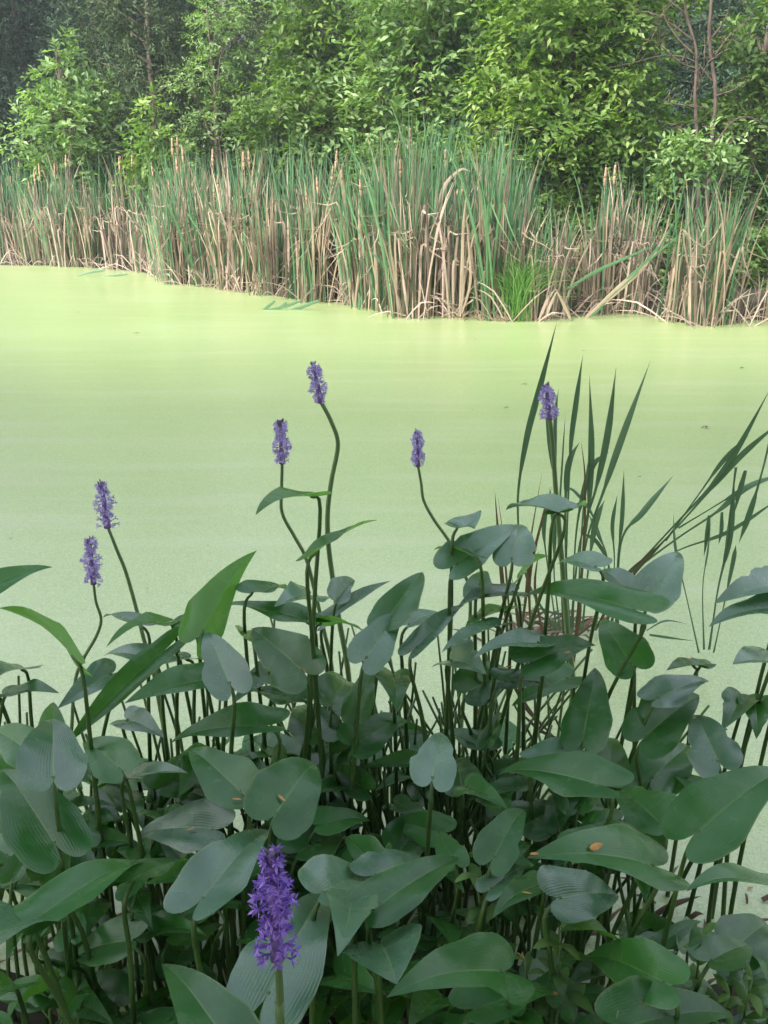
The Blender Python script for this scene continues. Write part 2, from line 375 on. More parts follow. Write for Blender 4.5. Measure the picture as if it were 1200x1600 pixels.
def broad_tree(name, loc, label, group, blobs, mat, seed, n_spray=700, per=7, twig=0.45, L=0.13, Wd=0.03, trunk_h=4, tr=0.09, bark='bark', flat=0.8, cat='tree', shell=0.5):
    rng = random.Random(seed); root = empty(name, loc, label, cat, group)
    pts = trunk_mesh(trunk_h, tr, rng, (rng.uniform(-.3, .3), rng.uniform(-.3, .3)), bark, root)
    mb = MB()
    for (bx, by, bz, rx, ry, rz) in blobs:
        h0 = min(trunk_h * 0.95, max(0.4, bz * rng.uniform(0.45, 0.8))); base = pts[0].lerp(pts[-1], h0 / trunk_h); base = Vector((base.x, base.y, h0))
        c = Vector((bx, by, bz)); tube(mb, [base, base.lerp(c, 0.5) + Vector((0, 0, 0.12)), c], tr * 0.4, 0.012, 5, 4)
        for _ in range(5):
            d = Vector((rng.gauss(0, 1) * rx, rng.gauss(0, 1) * ry, rng.gauss(0, .6) * rz)); d *= 0.6
            tube(mb, [base.lerp(c, 0.75), c + d * 0.4, c + d], 0.012, 0.004, 4, 2)
    b = mb.build('branches', M[bark]); b.parent = root
    crown('crown', blobs, M[mat], root, seed, n_spray, per, twig, L, Wd, flat, shell=shell)
    return root
def rand_blobs(rng, n, cx, h0, h1, rad, rmin, rmax):
    out = []
    for i in range(n):
        z = h0 + (h1 - h0) * (i + 0.5) / n; a = rng.uniform(0, 6.28); q = rng.uniform(0.25, 1) * rad * (1 - 0.35 * i / n)
        r = rng.uniform(rmin, rmax); out.append((cx + math.cos(a) * q, math.sin(a) * q, z, r * rng.uniform(.9, 1.3), r, r * rng.uniform(.6, .85)))
    return out

# dark evergreens at the back, each a copy of one of four
rng = random.Random(5)
def cedar(loc, label, seed, mat='fol_cedar', h=9.0, rb=2.3):
    root = empty('cedar_tree', loc, label, 'tree', 'dark evergreens at the back of the wood')
    rg = random.Random(seed); trunk_mesh(h * .93, 0.10, rg, (0, 0), 'bark', root)
    bl = []
    for i in range(60):
        s = (i + rg.random()) / 60; z = 0.5 + s * (h - 1.0); q = rb * (1 - s) ** 0.6 * rg.uniform(0.3, 0.95); a = rg.uniform(0, 6.28)
        r = rg.uniform(.45, .8) * (1.15 - 0.6 * s); bl.append((math.cos(a) * q, math.sin(a) * q, z, r, r, r * 1.15))
    bl += [(rg.uniform(-.25, .25), rg.uniform(-.25, .25), .8 + i * (h - 1) / 11, .85 - .04 * i, .85 - .04 * i, .6) for i in range(11)]
    mb = MB()
    for b in bl[::2]: tube(mb, [(0, 0, b[2] * .9), (b[0] * .6, b[1] * .6, b[2] * .97), (b[0], b[1], b[2])], 0.03, 0.008, 4, 2)
    br = mb.build('branches', M['bark']); br.parent = root
    crown('crown', bl, M[mat], root, seed, 5200, 7, 0.30, 0.10, 0.018, flat=0.3, up=0.55, shell=0.3)
    return root
CED = [('tall dark evergreen at the top left corner', -60, 25, 0), ('dark evergreen behind the pale leafy tree on the left', 60, 27, 1), ('blackish evergreen between the pale tree and the sapling', 175, 26, 2),
       ('evergreen with a dark hollow right of the sapling', 300, 28, 3), ('olive evergreen in the upper middle left of the wood', 250, 22, 'a'), ('grey green evergreen above the middle of the reeds', 420, 23, 'b'),
       ('olive evergreen beside the bright broadleaf tree', 520, 21.5, 'a'), ('dark evergreen rising behind the middle of the wood', 470, 28, 1), ('dark evergreen hidden deep behind the bright broadleaf crown', 640, 26, 0),
       ('dark evergreen peeping over the bright broadleaf crown', 780, 25, 2), ('shadowy evergreen behind the bright tree on its right side', 900, 24, 3), ('dark evergreen behind the bare pinkish branches', 1010, 21, 0),
       ('dark evergreen in the top right corner', 1130, 20, 1), ('dark evergreen at the right edge behind the reeds', 1240, 19, 2), ('far left dark evergreen behind the reeds', -150, 24, 3)]
protos = {}
for i, (lab, px, Y, kd) in enumerate(CED):
    p = aty(px, 300, Y); loc = Vector((p.x, Y, ground_z(p.x, Y) - 0.1))
    if kd in protos: o = copy_tree(protos[kd]); o.location = loc
    else:
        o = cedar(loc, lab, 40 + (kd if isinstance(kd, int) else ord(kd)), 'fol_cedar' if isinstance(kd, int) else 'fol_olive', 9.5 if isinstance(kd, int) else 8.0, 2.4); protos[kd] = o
    o.rotation_euler.z = rng.uniform(0, 6.28); o['label'] = lab; s = rng.uniform(0.9, 1.15); o.scale = (s, s, s)

def px_blob(px, py, Y, wpx, hpx, loc, depth=None):
    c = aty(px, py, Y) - Vector(loc); s = Y / F / CP
    return (c.x, c.y, c.z, wpx * s, (depth or wpx * s), hpx * s)
def tree_at(name, px, Y, label, blobs_px, mat, seed, **kw):
    loc = aty(px, 300, Y); loc = Vector((loc.x, Y, ground_z(loc.x, Y)))
    bl = [px_blob(b[0], b[1], Y + (b[4] if len(b) > 4 else 0), b[2], b[3], loc) for b in blobs_px]
    return broad_tree(name, loc, label, kw.pop('group', 'leafy trees behind the reeds'), bl, mat, seed, **kw)
tree_at('pale_broadleaf_tree', 115, 20.5, 'pale green leafy tree with a pointed top above the left reeds',
        [(105, 165, 45, 30), (70, 225, 45, 40), (150, 215, 45, 45), (110, 195, 40, 40, -.5), (75, 170, 32, 20), (95, 110, 25, 28), (88, 78, 14, 18), (160, 160, 32, 24), (180, 255, 30, 30), (120, 265, 55, 25), (190, 190, 20, 25)],
        'fol_pale', 11, n_spray=620, twig=0.42, L=0.16, Wd=0.04, trunk_h=3.6, tr=0.07)
tree_at('sapling', 243, 18.5, 'thin yellow green sapling just right of the pale leafy tree',
        [(245, 170, 14, 16), (240, 205, 22, 18), (262, 225, 22, 16), (225, 245, 28, 20), (265, 262, 30, 16), (232, 280, 25, 16)], 'fol_bright', 12, n_spray=190, twig=0.35, L=0.14, Wd=0.035, trunk_h=2.6, tr=0.035)
tree_at('broadleaf_tree', 350, 21, 'greyish green slender tree above the brown reed tops',
        [(350, 60, 40, 35), (335, 120, 40, 30), (370, 170, 45, 30), (330, 195, 40, 25), (345, 20, 40, 30), (300, 130, 26, 20)], 'fol_pale', 13, n_spray=520, per=7, twig=0.3, L=0.11, Wd=0.024, trunk_h=5, tr=0.07)
tree_at('shrub', 440, 17.5, 'mid green spreading shrub above the middle left reeds',
        [(440, 165, 50, 25), (490, 150, 45, 22), (420, 205, 50, 22), (500, 195, 55, 30), (540, 170, 40, 30), (460, 235, 55, 22), (545, 225, 50, 25)], 'fol_mid', 14, n_spray=620, twig=0.35, L=0.14, Wd=0.035, trunk_h=2.4, tr=0.05)
tree_at('broadleaf_tree', 490, 18.5, 'light green tree reaching the top edge left of centre',
        [(480, 15, 35, 22), (500, 50, 38, 22), (455, 55, 30, 16), (520, 90, 40, 22), (470, 100, 32, 18), (545, 120, 35, 20), (450, 140, 30, 16), (500, -40, 50, 40)], 'fol_mid', 15, n_spray=520, twig=0.4, L=0.15, Wd=0.038, trunk_h=4.6, tr=0.07)
tree_at('broadleaf_tree', 650, 16.5, 'large bright green tree with leafy sprays in the upper middle',
        [(640, 40, 60, 40), (610, 100, 45, 35), (680, 110, 65, 35), (720, 40, 60, 40), (640, 165, 60, 30), (720, 170, 60, 28), (600, 210, 45, 25), (680, 215, 60, 24, -.4), (770, 120, 55, 35), (660, -30, 90, 50), (760, -30, 80, 50), (590, 150, 30, 22), (760, 205, 50, 24)],
        'fol_pale', 16, n_spray=1500, twig=0.45, L=0.15, Wd=0.036, trunk_h=5.4, tr=0.11)
tree_at('broadleaf_tree', 890, 15.0, 'big yellow green tree filling the upper right of centre',
        [(850, 60, 60, 40), (930, 50, 60, 45), (810, 130, 55, 35), (890, 140, 70, 40), (970, 110, 55, 40), (820, 195, 60, 28), (900, 205, 65, 30, -.4), (975, 180, 55, 30), (850, 240, 60, 22), (940, 250, 55, 26), (990, 290, 50, 26), (900, 290, 45, 22), (880, -20, 90, 50), (980, -10, 70, 45), (1020, 230, 40, 30), (760, 250, 45, 22), (1000, 330, 40, 20)],
        'fol_bright', 17, n_spray=2100, twig=0.45, L=0.14, Wd=0.034, trunk_h=5.2, tr=0.12)
tree_at('broadleaf_tree', 1180, 15.5, 'green tree cut off by the right edge behind the reeds',
        [(1170, 160, 50, 30), (1200, 60, 45, 40), (1210, 215, 50, 30), (1230, 130, 45, 40), (1195, 300, 25, 20), (1150, 190, 28, 16), (1220, 280, 40, 30)], 'fol_mid', 18, n_spray=520, twig=0.42, L=0.15, Wd=0.035, trunk_h=4.5, tr=0.08)
tree_at('shrub', 1080, 12.8, 'small leafy shrub at the foot of the bare tree',
        [(1075, 235, 26, 14), (1105, 225, 24, 12), (1060, 262, 22, 12), (1120, 250, 22, 12), (1090, 258, 26, 12)], 'fol_pale', 19, n_spray=130, twig=0.3, L=0.11, Wd=0.028, trunk_h=1.6, tr=0.03)
tree_at('shrub', 690, 14.4, 'dark leafy shrub showing between the middle reeds and bright crown', [(640, 255, 50, 20), (700, 262, 50, 22), (590, 268, 40, 18), (760, 280, 45, 20), (820, 330, 50, 30), (900, 350, 50, 30)], 'fol_mid', 20, n_spray=600, twig=0.35, L=0.12, Wd=0.03, trunk_h=1.5, tr=0.03)
tree_at('shrub', 1010, 13.2, 'dark low shrub behind the broken reeds on the right', [(960, 380, 50, 30), (1010, 420, 45, 30), (1130, 400, 50, 40), (1180, 430, 45, 30), (1030, 370, 40, 25), (1200, 370, 40, 30)], 'fol_mid', 21, n_spray=560, twig=0.3, L=0.10, Wd=0.024, trunk_h=1.0, tr=0.03)

# bare-limbed tree on the right
def bare_tree():
    Y = 13.8; loc = aty(1105, 300, Y); loc = Vector((loc.x, Y, ground_z(loc.x, Y)))
    root = empty('bare_tree', loc, 'tree with two thin pinkish trunks and bare side branches', 'tree')
    rg = random.Random(3)
    def q(px, py, dy=0): return aty(px, py, Y + dy)
    lines = [[(1098, 440), (1104, 330), (1110, 240), (1118, 150), (1108, 60), (1112, -20), (1105, -120)], [(1092, 430), (1090, 240), (1086, 150), (1088, 80), (1072, 20), (1062, -60)]]
    for i, ln in enumerate(lines):
        mb = MB(); tube(mb, [q(x, y) for x, y in ln], 0.038 if i == 0 else 0.028, 0.018, 8, 4, 0.08, rg); mb.build('trunk', M['bark_pink'], root)
    mb = MB()
    br = [[(1112, 230), (1140, 190), (1170, 180), (1200, 205)], [(1116, 130), (1080, 95), (1040, 85), (990, 100), (950, 105)], [(1088, 110), (1060, 95), (1030, 70), (1000, 60)],
          [(1112, 90), (1135, 60), (1160, 40), (1178, 20)], [(1110, 60), (1135, 30), (1140, 0)], [(1088, 170), (1060, 165), (1035, 155)], [(1090, 210), (1065, 200), (1045, 190), (1030, 200)],
          [(1086, 60), (1050, 35), (1010, 20), (980, 22)], [(1075, 20), (1045, 0), (1020, -20)], [(1116, 150), (1150, 140), (1175, 120)], [(1110, 100), (1125, 85), (1142, 78)],
          [(1090, 150), (1100, 120), (1098, 90)], [(1030, 72), (1030, 45), (1022, 20)], [(1104, 260), (1130, 235), (1145, 215)], [(1088, 90), (1060, 60), (1042, 30), (1035, 5)]]
    for ln in br:
        dy = rg.uniform(-.5, .4); p = [q(x + rg.uniform(-4, 4), y + rg.uniform(-4, 4), dy * i / len(ln)) for i, (x, y) in enumerate(ln)]
        tube(mb, p, 0.015, 0.004, 5, 4, 0.1, rg)
        for _ in range(6):
            i = rg.randrange(len(p) - 1); a = p[i].lerp(p[i + 1], rg.random()); d = Vector((rg.uniform(-1, 1), rg.uniform(-.6, .6), rg.uniform(-.3, .9))) * rg.uniform(.15, .45)
            tube(mb, [a, a + d * .5 + Vector((0, 0, .03)), a + d], 0.007, 0.003, 4, 2)
    mb.build('branches', M['bark_pink'], root)
    bl = [px_blob(x, y, Y + .3, w, h, loc) for x, y, w, h in ((1060, -60, 60, 30), (1130, -50, 60, 30), (1150, 250, 25, 12), (1010, 100, 25, 14), (1160, 190, 20, 10))]
    crown('crown', bl, M['fol_mid'], root, 9, 150, 7, 0.3, 0.10, 0.024)
bare_tree()

# undergrowth that reads as one mass behind the reeds
def undergrowth():
    rs = np.random.RandomState(2); bl = []
    for i in range(150):
        px = rs.uniform(-200, 1400); base = atz(px, edge_y(px), 0); Y = base.y + rs.uniform(4.2, 9); p = aty(px, 300, Y)
        r = rs.uniform(.5, .95); bl.append((p.x, Y, ground_z(p.x, Y) + rs.uniform(.3, 1.2), r * 1.2, r, r * .8))
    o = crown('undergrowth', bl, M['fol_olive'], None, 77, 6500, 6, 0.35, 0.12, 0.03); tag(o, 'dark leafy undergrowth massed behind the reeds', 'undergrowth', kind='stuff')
    bl = []
    for i in range(130):
        x = rs.uniform(-28, 28); y = rs.uniform(31, 38); r = rs.uniform(1.4, 2.2); bl.append((x, y, rs.uniform(1, 10.5), r, r, r))
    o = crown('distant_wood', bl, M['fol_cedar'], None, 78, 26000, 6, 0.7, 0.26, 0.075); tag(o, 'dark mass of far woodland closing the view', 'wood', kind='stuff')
undergrowth()

# ------------------------------------------------------------------ cattails on the far bank
def cattail_variant(kind, seed):
    rg = random.Random(seed); parts = {}
    def mk(n, wid, h, dead, broken):
        mb = MB()
        for i in range(n):
            a = rg.uniform(0, 6.28); q = rg.uniform(0, .2); b = Vector((math.cos(a) * q, math.sin(a) * q, -0.05)); hh = h * rg.uniform(.68, 1.05)
            ln = rg.gauss(0, .06 if not dead else .085); ln2 = rg.gauss(0, .07)
            pts = [b, b + Vector((ln * hh * .3, ln2 * hh * .3, hh * .4)), b + Vector((ln * hh * .75, ln2 * hh * .7, hh * .75)), b + Vector((ln * hh * 1.4, ln2 * hh, hh))]
            if broken and rg.random() < broken:   # snapped over part way up
                k = rg.uniform(.35, .8); e = pts[2] * k + pts[1] * (1 - k); s = rg.choice((-1, 1)); d = Vector((s * rg.uniform(.15, .5), rg.uniform(-.3, .2), rg.uniform(-.5, .1))) * hh * .6
                pts = [b, pts[1] * .6 + b * .4, e, e + d * .35, e + d]
            fv = Vector((rg.uniform(-.8, .8), -1, 0)).normalized()
            blade(mb, pts, wid * rg.uniform(.8, 1.5), fv, 3, fold=.3, twist=rg.uniform(-1.2, 1.2))
        return mb
    if kind == 'green':
        parts['leaves'] = (mk(11, .0095, 2.0, False, .10), 'reed_green'); parts['dead_leaves'] = (mk(13, .010, 1.45, True, .4), 'reed_dead')
    elif kind == 'mixed':
        parts['leaves'] = (mk(7, .0095, 1.95, False, .08), 'reed_green'); parts['dead_leaves'] = (mk(17, .010, 1.95, True, .45), 'reed_dead')
    else:
        parts['leaves'] = (mk(4, .009, 1.7, False, .1), 'reed_green'); parts['dead_leaves'] = (mk(18, .0105, 1.75, True, .65), 'reed_pink')
    return parts
VARS = {}
def build_variant(kind, seed, head):
    root = empty('cattail_plant', (0, 0, 0), 'x', 'cattail')
    for nm, (mb, mt) in cattail_variant(kind, seed).items():
        o = mb.build(nm, M[mt]); o.parent = root
    if head:
        rg = random.Random(seed + 5)
        for _ in range(1 if kind == 'green' else 2):
            x, y, h = rg.uniform(-.1, .1), rg.uniform(-.1, .1), rg.uniform(1.55, 1.98)
            mb = MB(); tube(mb, [(x, y, 0), (x * 1.5, y, h * .6), (x * 1.9, y, h)], .006, .004, 5, 3); st = mb.build('stalk', M['reed_dead']); st.parent = root
            mb = MB(); tp = Vector((x * 1.9, y, h)); c = [tp + Vector((0, 0, d)) for d in (-.2, -.17, -.1, -.03, .03, .06)]
            tube(mb, c[:3], .012, .022, 7, 2, .12, rg); tube(mb, c[2:5], .022, .012, 7, 2, .12, rg); tube(mb, c[4:], .005, .002, 5, 1)
            hd = mb.build('seed_head', M['head']); hd.parent = st
    return root
ZONES = [  # px range, height, mix weights (green, mixed, dead), count, depth behind edge, phrase
    (-70, 70, .95, (4, 5, 2), 36, 3.2, 'at the far left'), (70, 230, .95, (3, 5, 3), 40, 3.2, 'below the pale leafy tree'), (230, 400, .98, (4, 5, 3), 50, 3.0, 'at middle left'),
    (400, 600, .95, (5, 4, 2), 50, 3.0, 'left of centre'), (600, 800, 1.02, (5, 4, 2), 56, 2.6, 'right of centre'),
    (800, 1010, .80, (4, 3, 4), 30, 2.0, 'in the low stretch'), (1045, 1145, .92, (5, 4, 1), 13, .6, 'in the right clump'), (1172, 1290, .8, (5, 3, 1), 9, .9, 'at the right edge')]
KW = {'green': 'upright green cattail', 'mixed': 'half brown cattail with green blades', 'dead': 'dead tan cattail of snapped blades'}
rng = random.Random(21)
for zi, (x0, x1, hs_, wts, cnt, dep, ph) in enumerate(ZONES):
    for i in range(cnt):
        kind = rng.choices(('green', 'mixed', 'dead'), wts)[0]; px = rng.uniform(x0, x1); e = atz(px, edge_y(px) - 1, 0)
        back = (rng.random() ** 1.5) * dep + .05
        if kind == 'dead': back *= .45
        # stay on the same picture column while stepping back, so the stand has real depth
        v = Vector((e.x, e.y, 0)); v = v * ((v.length + back) / v.length)
        head = rng.random() < (.2 if px < 450 else .1); key = (kind, rng.randrange(5), head)
        if key not in VARS:
            o = build_variant(kind, 100 + hash((key[0] == 'green', key[0] == 'mixed', key[1], head)) % 97 + key[1] * 7, head); VARS[key] = o
        else: o = copy_tree(VARS[key])
        g = v.y - e.y; o.location = (v.x, v.y, max(-.02, ground_z(v.x, v.y)))
        s = hs_ * (1.02 + .06 * math.sin(px * .021) + .08 * math.sin(px * .067 + 1)) * rng.uniform(.82, 1.1) * (1 + .02 * back); o.scale = (s * rng.choice((-1, 1)) if False else s, s, s)
        o.rotation_euler = (rng.gauss(0, .04), rng.gauss(0, .05), rng.uniform(-.7, .7))
        o['label'] = KW[kind] + (' in seed ' if head else ' ') + ph + (', front row' if back < .35 else ', middle rows' if back < 1.2 else ', back rows'); o['category'] = 'cattail'; o['group'] = KW[kind] + ' ' + ph + (', front row' if back < .35 else ', middle rows' if back < 1.2 else ', back rows') + (', in seed' if head else '')

def reed_litter():
    mb = MB(); rg = random.Random(8)
    for i in range(800):   # fallen dead blades lying against the foot of the stand
        px = rg.uniform(-60, 1260); dens = 1.0 if (230 < px < 420 or 520 < px < 720 or 840 < px < 1000) else .45
        if rg.random() > dens: continue
        e = atz(px, edge_y(px), 0); v = Vector((e.x, e.y, 0)); v = v * ((v.length + rg.uniform(-.15, .9)) / v.length)
        l = rg.uniform(.25, .8); a = rg.uniform(0, 3.14); up = rg.uniform(.05, 1.6)
        d = Vector((math.cos(a), rg.uniform(-.5, .5), up)).normalized() * l; b = v + Vector((0, 0, .0))
        mid = b + d * .5 + Vector((0, 0, rg.uniform(0, .1)))
        blade(mb, [b, mid, b + d + Vector((0, 0, -.1 * l))], rg.uniform(.005, .010), Vector((0, -1, .3)).normalized(), 2, fold=.3)
    o = mb.build('reed_litter', M['reed_pink'], smooth=True); tag(o, 'tangle of fallen dead reed blades along the water edge', 'reed litter', kind='stuff')
    mb = MB()
    for i in range(900):    # more green blades deep in the stand
        px = rg.uniform(-80, 820); e = atz(px, edge_y(px), 0); v = Vector((e.x, e.y, 0)); v = v * ((v.length + rg.uniform(1.2, 4.2)) / v.length)
        h = rg.uniform(1.3, 2.3); l = rg.gauss(0, .09); z0 = ground_z(v.x, v.y)
        blade(mb, [v + Vector((0, 0, z0)), v + Vector((l * .4, 0, z0 + h * .5)), v + Vector((l * h, rg.uniform(-.1, .1), z0 + h))], .012, Vector((rg.uniform(-.6, .6), -1, 0)).normalized(), 3, fold=.3)
    o = mb.build('reed_thicket', M['reed_green']); tag(o, 'dense green reed blades deep inside the far stand', 'reeds', kind='stuff')
reed_litter()

# single plants on the far bank
def tuft():
    loc = atz(808, 500, 0); root = empty('rush_tuft', loc, 'bright green bushy tuft of fine rushes at the far water edge', 'rush tuft'); mb = MB(); rg = random.Random(4)
    for i in range(260):
        a = rg.uniform(0, 6.28); q = rg.uniform(0, .2); b = loc + Vector((math.cos(a) * q, math.sin(a) * q, 0)); ln = rg.gauss(0, .32); h = rg.uniform(.45, .95)
        blade(mb, [b, b + Vector((ln * .25, rg.uniform(-.1, .05), h * .55)), b + Vector((ln * .8, rg.uniform(-.3, .1), h * (1 - abs(ln) * .5)))], .005, None, 3)
    mb.build('blades', M['rush'], root)
    mb = MB()
    for i in range(160):
        a = rg.uniform(0, 6.28); q = rg.uniform(0, .45); b = loc + Vector((math.cos(a) * q * 1.3 - .15, math.sin(a) * q * .4, 0)); d = Vector((rg.uniform(-.2, .2), rg.uniform(-.1, .05), rg.uniform(.03, .16)))
        blade(mb, [b, b + d * .5, b + d], .005, None, 2)
    mb.build('dead_skirt', M['reed_dead'], root)
tuft()
def px_blades(name, label, cat, specs, Y0, parts, group=None, origin=None):
    """specs: (part, width px, [(px,py[,dy])...base to tip])"""
    root = empty(name, origin, label, cat, group)
    for part, w, pts, mt in specs:
        mb = MB(); P = [aty(p[0], p[1], Y0 + (p[2] if len(p) > 2 else 0)) for p in pts]
        wd = w * .3 * Y0 / F / CP; blade(mb, P, wd, Vector((0, -1, .2)).normalized(), 5, fold=.25); mb.build(part, M[mt], root)
    return root
px_blades('leaning_reed_bundle', 'bundle of long reeds leaning far over to the right', 'cattail',
          [('reed', 9, [(915, 497), (965, 450), (1020, 400), (1050, 340)], 'reed_dead'), ('reed', 9, [(920, 495), (975, 445), (1030, 385), (1062, 330)], 'reed_green'), ('reed', 8, [(925, 494), (985, 432), (1040, 385), (1085, 350)], 'reed_green'),
           ('reed', 8, [(880, 455), (930, 425), (985, 400), (1030, 380)], 'reed_green'), ('reed', 8, [(918, 496), (960, 460), (1005, 420), (1020, 395)], 'reed_dead')], 10.7, 0, origin=atz(918, 496, 0))
px_blades('tall_dead_reed', 'single tall straight tan reed in front of the centre stand', 'cattail', [('blade', 8, [(718, 490), (722, 420), (724, 350), (730, 290)], 'reed_dead'), ('blade', 6, [(722, 490), (735, 440), (732, 380), (728, 330)], 'reed_dead')], 10.6, 0, origin=atz(718, 492, 0))
px_blades('spent_reed_bundle', 'pale pinkish bundle of dead reeds standing on the middle left bank', 'cattail',
          [('reed', 10, [(372 + i * 5, 446), (365 + i * 4, 380), (352 + i * 3, 330), (345 + i * 4, 290)], 'reed_pink') for i in range(-2, 3)], 14.3, 0, origin=atz(372, 450, 0))
px_blades('arched_reed', 'tan reed bent into an arch above the centre stand', 'cattail', [('blade', 9, [(690, 400, .2), (687, 330, .2), (695, 290, .2), (720, 265, .2), (735, 268, .2)], 'reed_pink')], 10.9, 0, origin=atz(690, 488, 0))
px_blades('dead_reed_tripod', 'propped dead reeds like a small tripod in the water', 'cattail',
          [('reed', 8, [(842, 500), (855, 470), (868, 450)], 'reed_pink'), ('reed', 8, [(892, 500), (878, 470), (866, 448)], 'reed_dead'), ('reed', 7, [(852, 498), (862, 472), (872, 452)], 'reed_pink')], 10.5, 0, origin=atz(866, 499, 0))
px_blades('water_reeds', 'dark green reed blades fallen onto the duckweed left of centre', 'cattail',
          [('blade', 9, [(498, 470), (470, 480), (438, 490), (420, 497)], 'blade'), ('blade', 8, [(470, 470), (440, 480), (415, 484)], 'blade'), ('blade', 8, [(430, 470), (412, 485), (402, 498)], 'blade'), ('blade', 8, [(448, 472), (430, 488), (422, 496)], 'blade'), ('blade', 8, [(560, 486), (562, 470), (560, 455)], 'blade')], 11.6, 0, origin=atz(470, 480, 0))
px_blades('water_reeds', 'fallen reed blades lying on the duckweed at the far left', 'cattail',
          [('blade', 6, [(200, 428), (170, 432), (130, 436), (95, 438)], 'blade'), ('blade', 6, [(165, 422), (140, 426), (110, 434)], 'blade'), ('blade', 6, [(150, 440), (165, 443), (182, 446)], 'blade')], 16.4, 0, origin=atz(150, 433, 0))
px_blades('dark_reed', 'dark green reed blade slanting down left of the centre stand', 'cattail', [('blade', 13, [(640, 462), (625, 440), (600, 415), (575, 388)], 'blade')], 10.9, 0, origin=atz(645, 492, 0))

# ------------------------------------------------------------------ near plants
def leaf(A, T, wr, k, s, fold, bow, ex, rg, lam=.24):
    e1 = (T - A); L = e1.length; e1.normalize()
    tc = (CAM - A).normalized()
    n = Vector((0, 0, 1)) * (1 - abs(k)) + tc * k + Vector((s, 0, 0)); n = n - e1 * n.dot(e1)
    if n.length < .05: n = tc - e1 * tc.dot(e1)
    n.normalize(); e2 = n.cross(e1); Wd = wr * L * (.79 if k > .45 else .86); fold = fold * 1.5 + .06; dr = rg.uniform(.02, .14); cup = rg.uniform(-.05, .16); bites = {(rg.choice((-1, 1)), rg.randrange(6, 14)): rg.uniform(.78, .93) for _ in range(rg.choice((0, 0, 1, 2)))}
    ts = [-lam * math.sin(R(a)) for a in (90, 72, 52, 34, 16)] + [0, .07, .15, .25, .36, .48, .6, .71, .81, .89, .95, 1.0]
    fa = rg.uniform(-.8, .8); ph = rg.uniform(0, 6.28); am = rg.uniform(.015, .05); asym = rg.uniform(-.08, .08); hook = rg.uniform(-.05, .05)
    vs = []; fs = []; uv = []; C = 5
    for sg in (-1, 1):
        o = len(vs)
        for t in ts:
            if t < 0:
                q = math.sqrt(max(0, 1 - (t / lam) ** 2)); out = .5 * Wd * (1 + q) ; inn = .5 * Wd * (1 - q) + .0
            else: out = Wd * (1 + .10 * math.sin(min(1, t / .3) * math.pi)) * (1 - t ** ex) ** .92; inn = 0
            out *= bites.get((sg, ts.index(t)), 1)
            for c in range(C + 1):
                y = (inn + (out - inn) * c / C) * (1 + sg * asym); a = y / Wd
                z = fold * (1 + fa * sg) * y + bow * L * 4 * t * (1 - t) * (1 if t > 0 else .6) - (.3 * fold + cup) * Wd * a * a * a - dr * L * max(0, t - .55) ** 2 * 2.2 + am * L * math.sin(7 * t + ph + sg * 1.3) * a * a
                lat = sg * y + hook * L * max(t, 0) ** 2 * (1 - max(t, 0)) * 4
                vs.append(A + e1 * (t * L) + e2 * lat + n * z); uv.append((.5 + sg * .5 * (y / (out + 1e-6)) if out > 1e-5 else .5, max(0, t)))
        nr = len(ts)
        for i in range(nr - 1):
            for c in range(C):
                a = o + i * (C + 1) + c; q = (a, a + C + 1, a + C + 2, a + 1); fs.append(q if sg > 0 else q[::-1])
    return vs, fs, uv, e1, n
def tip_on_ray(A, tx, ty, L, dz=0.0):
    r = ray(tx, ty).normalized(); oc = CAM - A; b = oc.dot(r); c = oc.length_squared - L * L; D = b * b - c
    if D <= 0: return CAM + r * (-b)
    cands = [CAM + r * (-b + sg * math.sqrt(D)) for sg in (-1, 1)]
    return min(cands, key=lambda p: abs(p.z - A.z - dz))
def petiole(mb, A, e1, n, rg, r=.0042, lean=None, zb=-.04, seg=6):
    b = Vector((A.x + (lean[0] if lean else rg.gauss(0, .05)), A.y + (lean[1] if lean else rg.uniform(-.02, .08)), zb))
    dn = Vector((0, 0, -1)); off = (dn * .8 - e1 * .6).normalized()
    hgt = A.z - b.z; side = Vector((rg.gauss(0, .012), rg.gauss(0, .012), 0))
    tube(mb, [b, b.lerp(A, .4) + side, b.lerp(A, .78) + side * .6 - e1 * .012, A + off * min(.035, hgt * .15) - e1 * .004, A + n * .0005], r * 1.25, r * .62, seg, 4)
SHOOT_N = 0
def shoot(ax, ay, tx, ty, z, L, k, label, mat='pick', s=0.0, wr=.28, fold=.25, bow=.05, ex=1.5, dz=0.0, lean=None, r=.0042, group=None, bulk=None):
    global SHOOT_N; SHOOT_N += 1
    rg = random.Random(SHOOT_N * 13 + 7); A = atz(ax, ay, z); T = tip_on_ray(A, tx, ty, L, dz)
    vs, fs, uv, e1, n = leaf(A, T, wr, k, s, fold, bow, ex, rg)
    if bulk:
        bulk[0].add(vs, fs, uv); petiole(bulk[1], A, e1, n, rg, r, lean); return
    root = empty('pickerelweed_shoot', (A.x, A.y, 0), label, 'water plant', group)
    mb = MB(); mb.add(vs, fs, uv); lf = mb.build('leaf', M[mat], root, uv=True)
    mb = MB(); petiole(mb, A, e1, n, rg, r, lean); mb.build('stem', M['stem'], root)
    return root
B, G, P = 'pick_sheen', 'pick_backlit', 'pick'
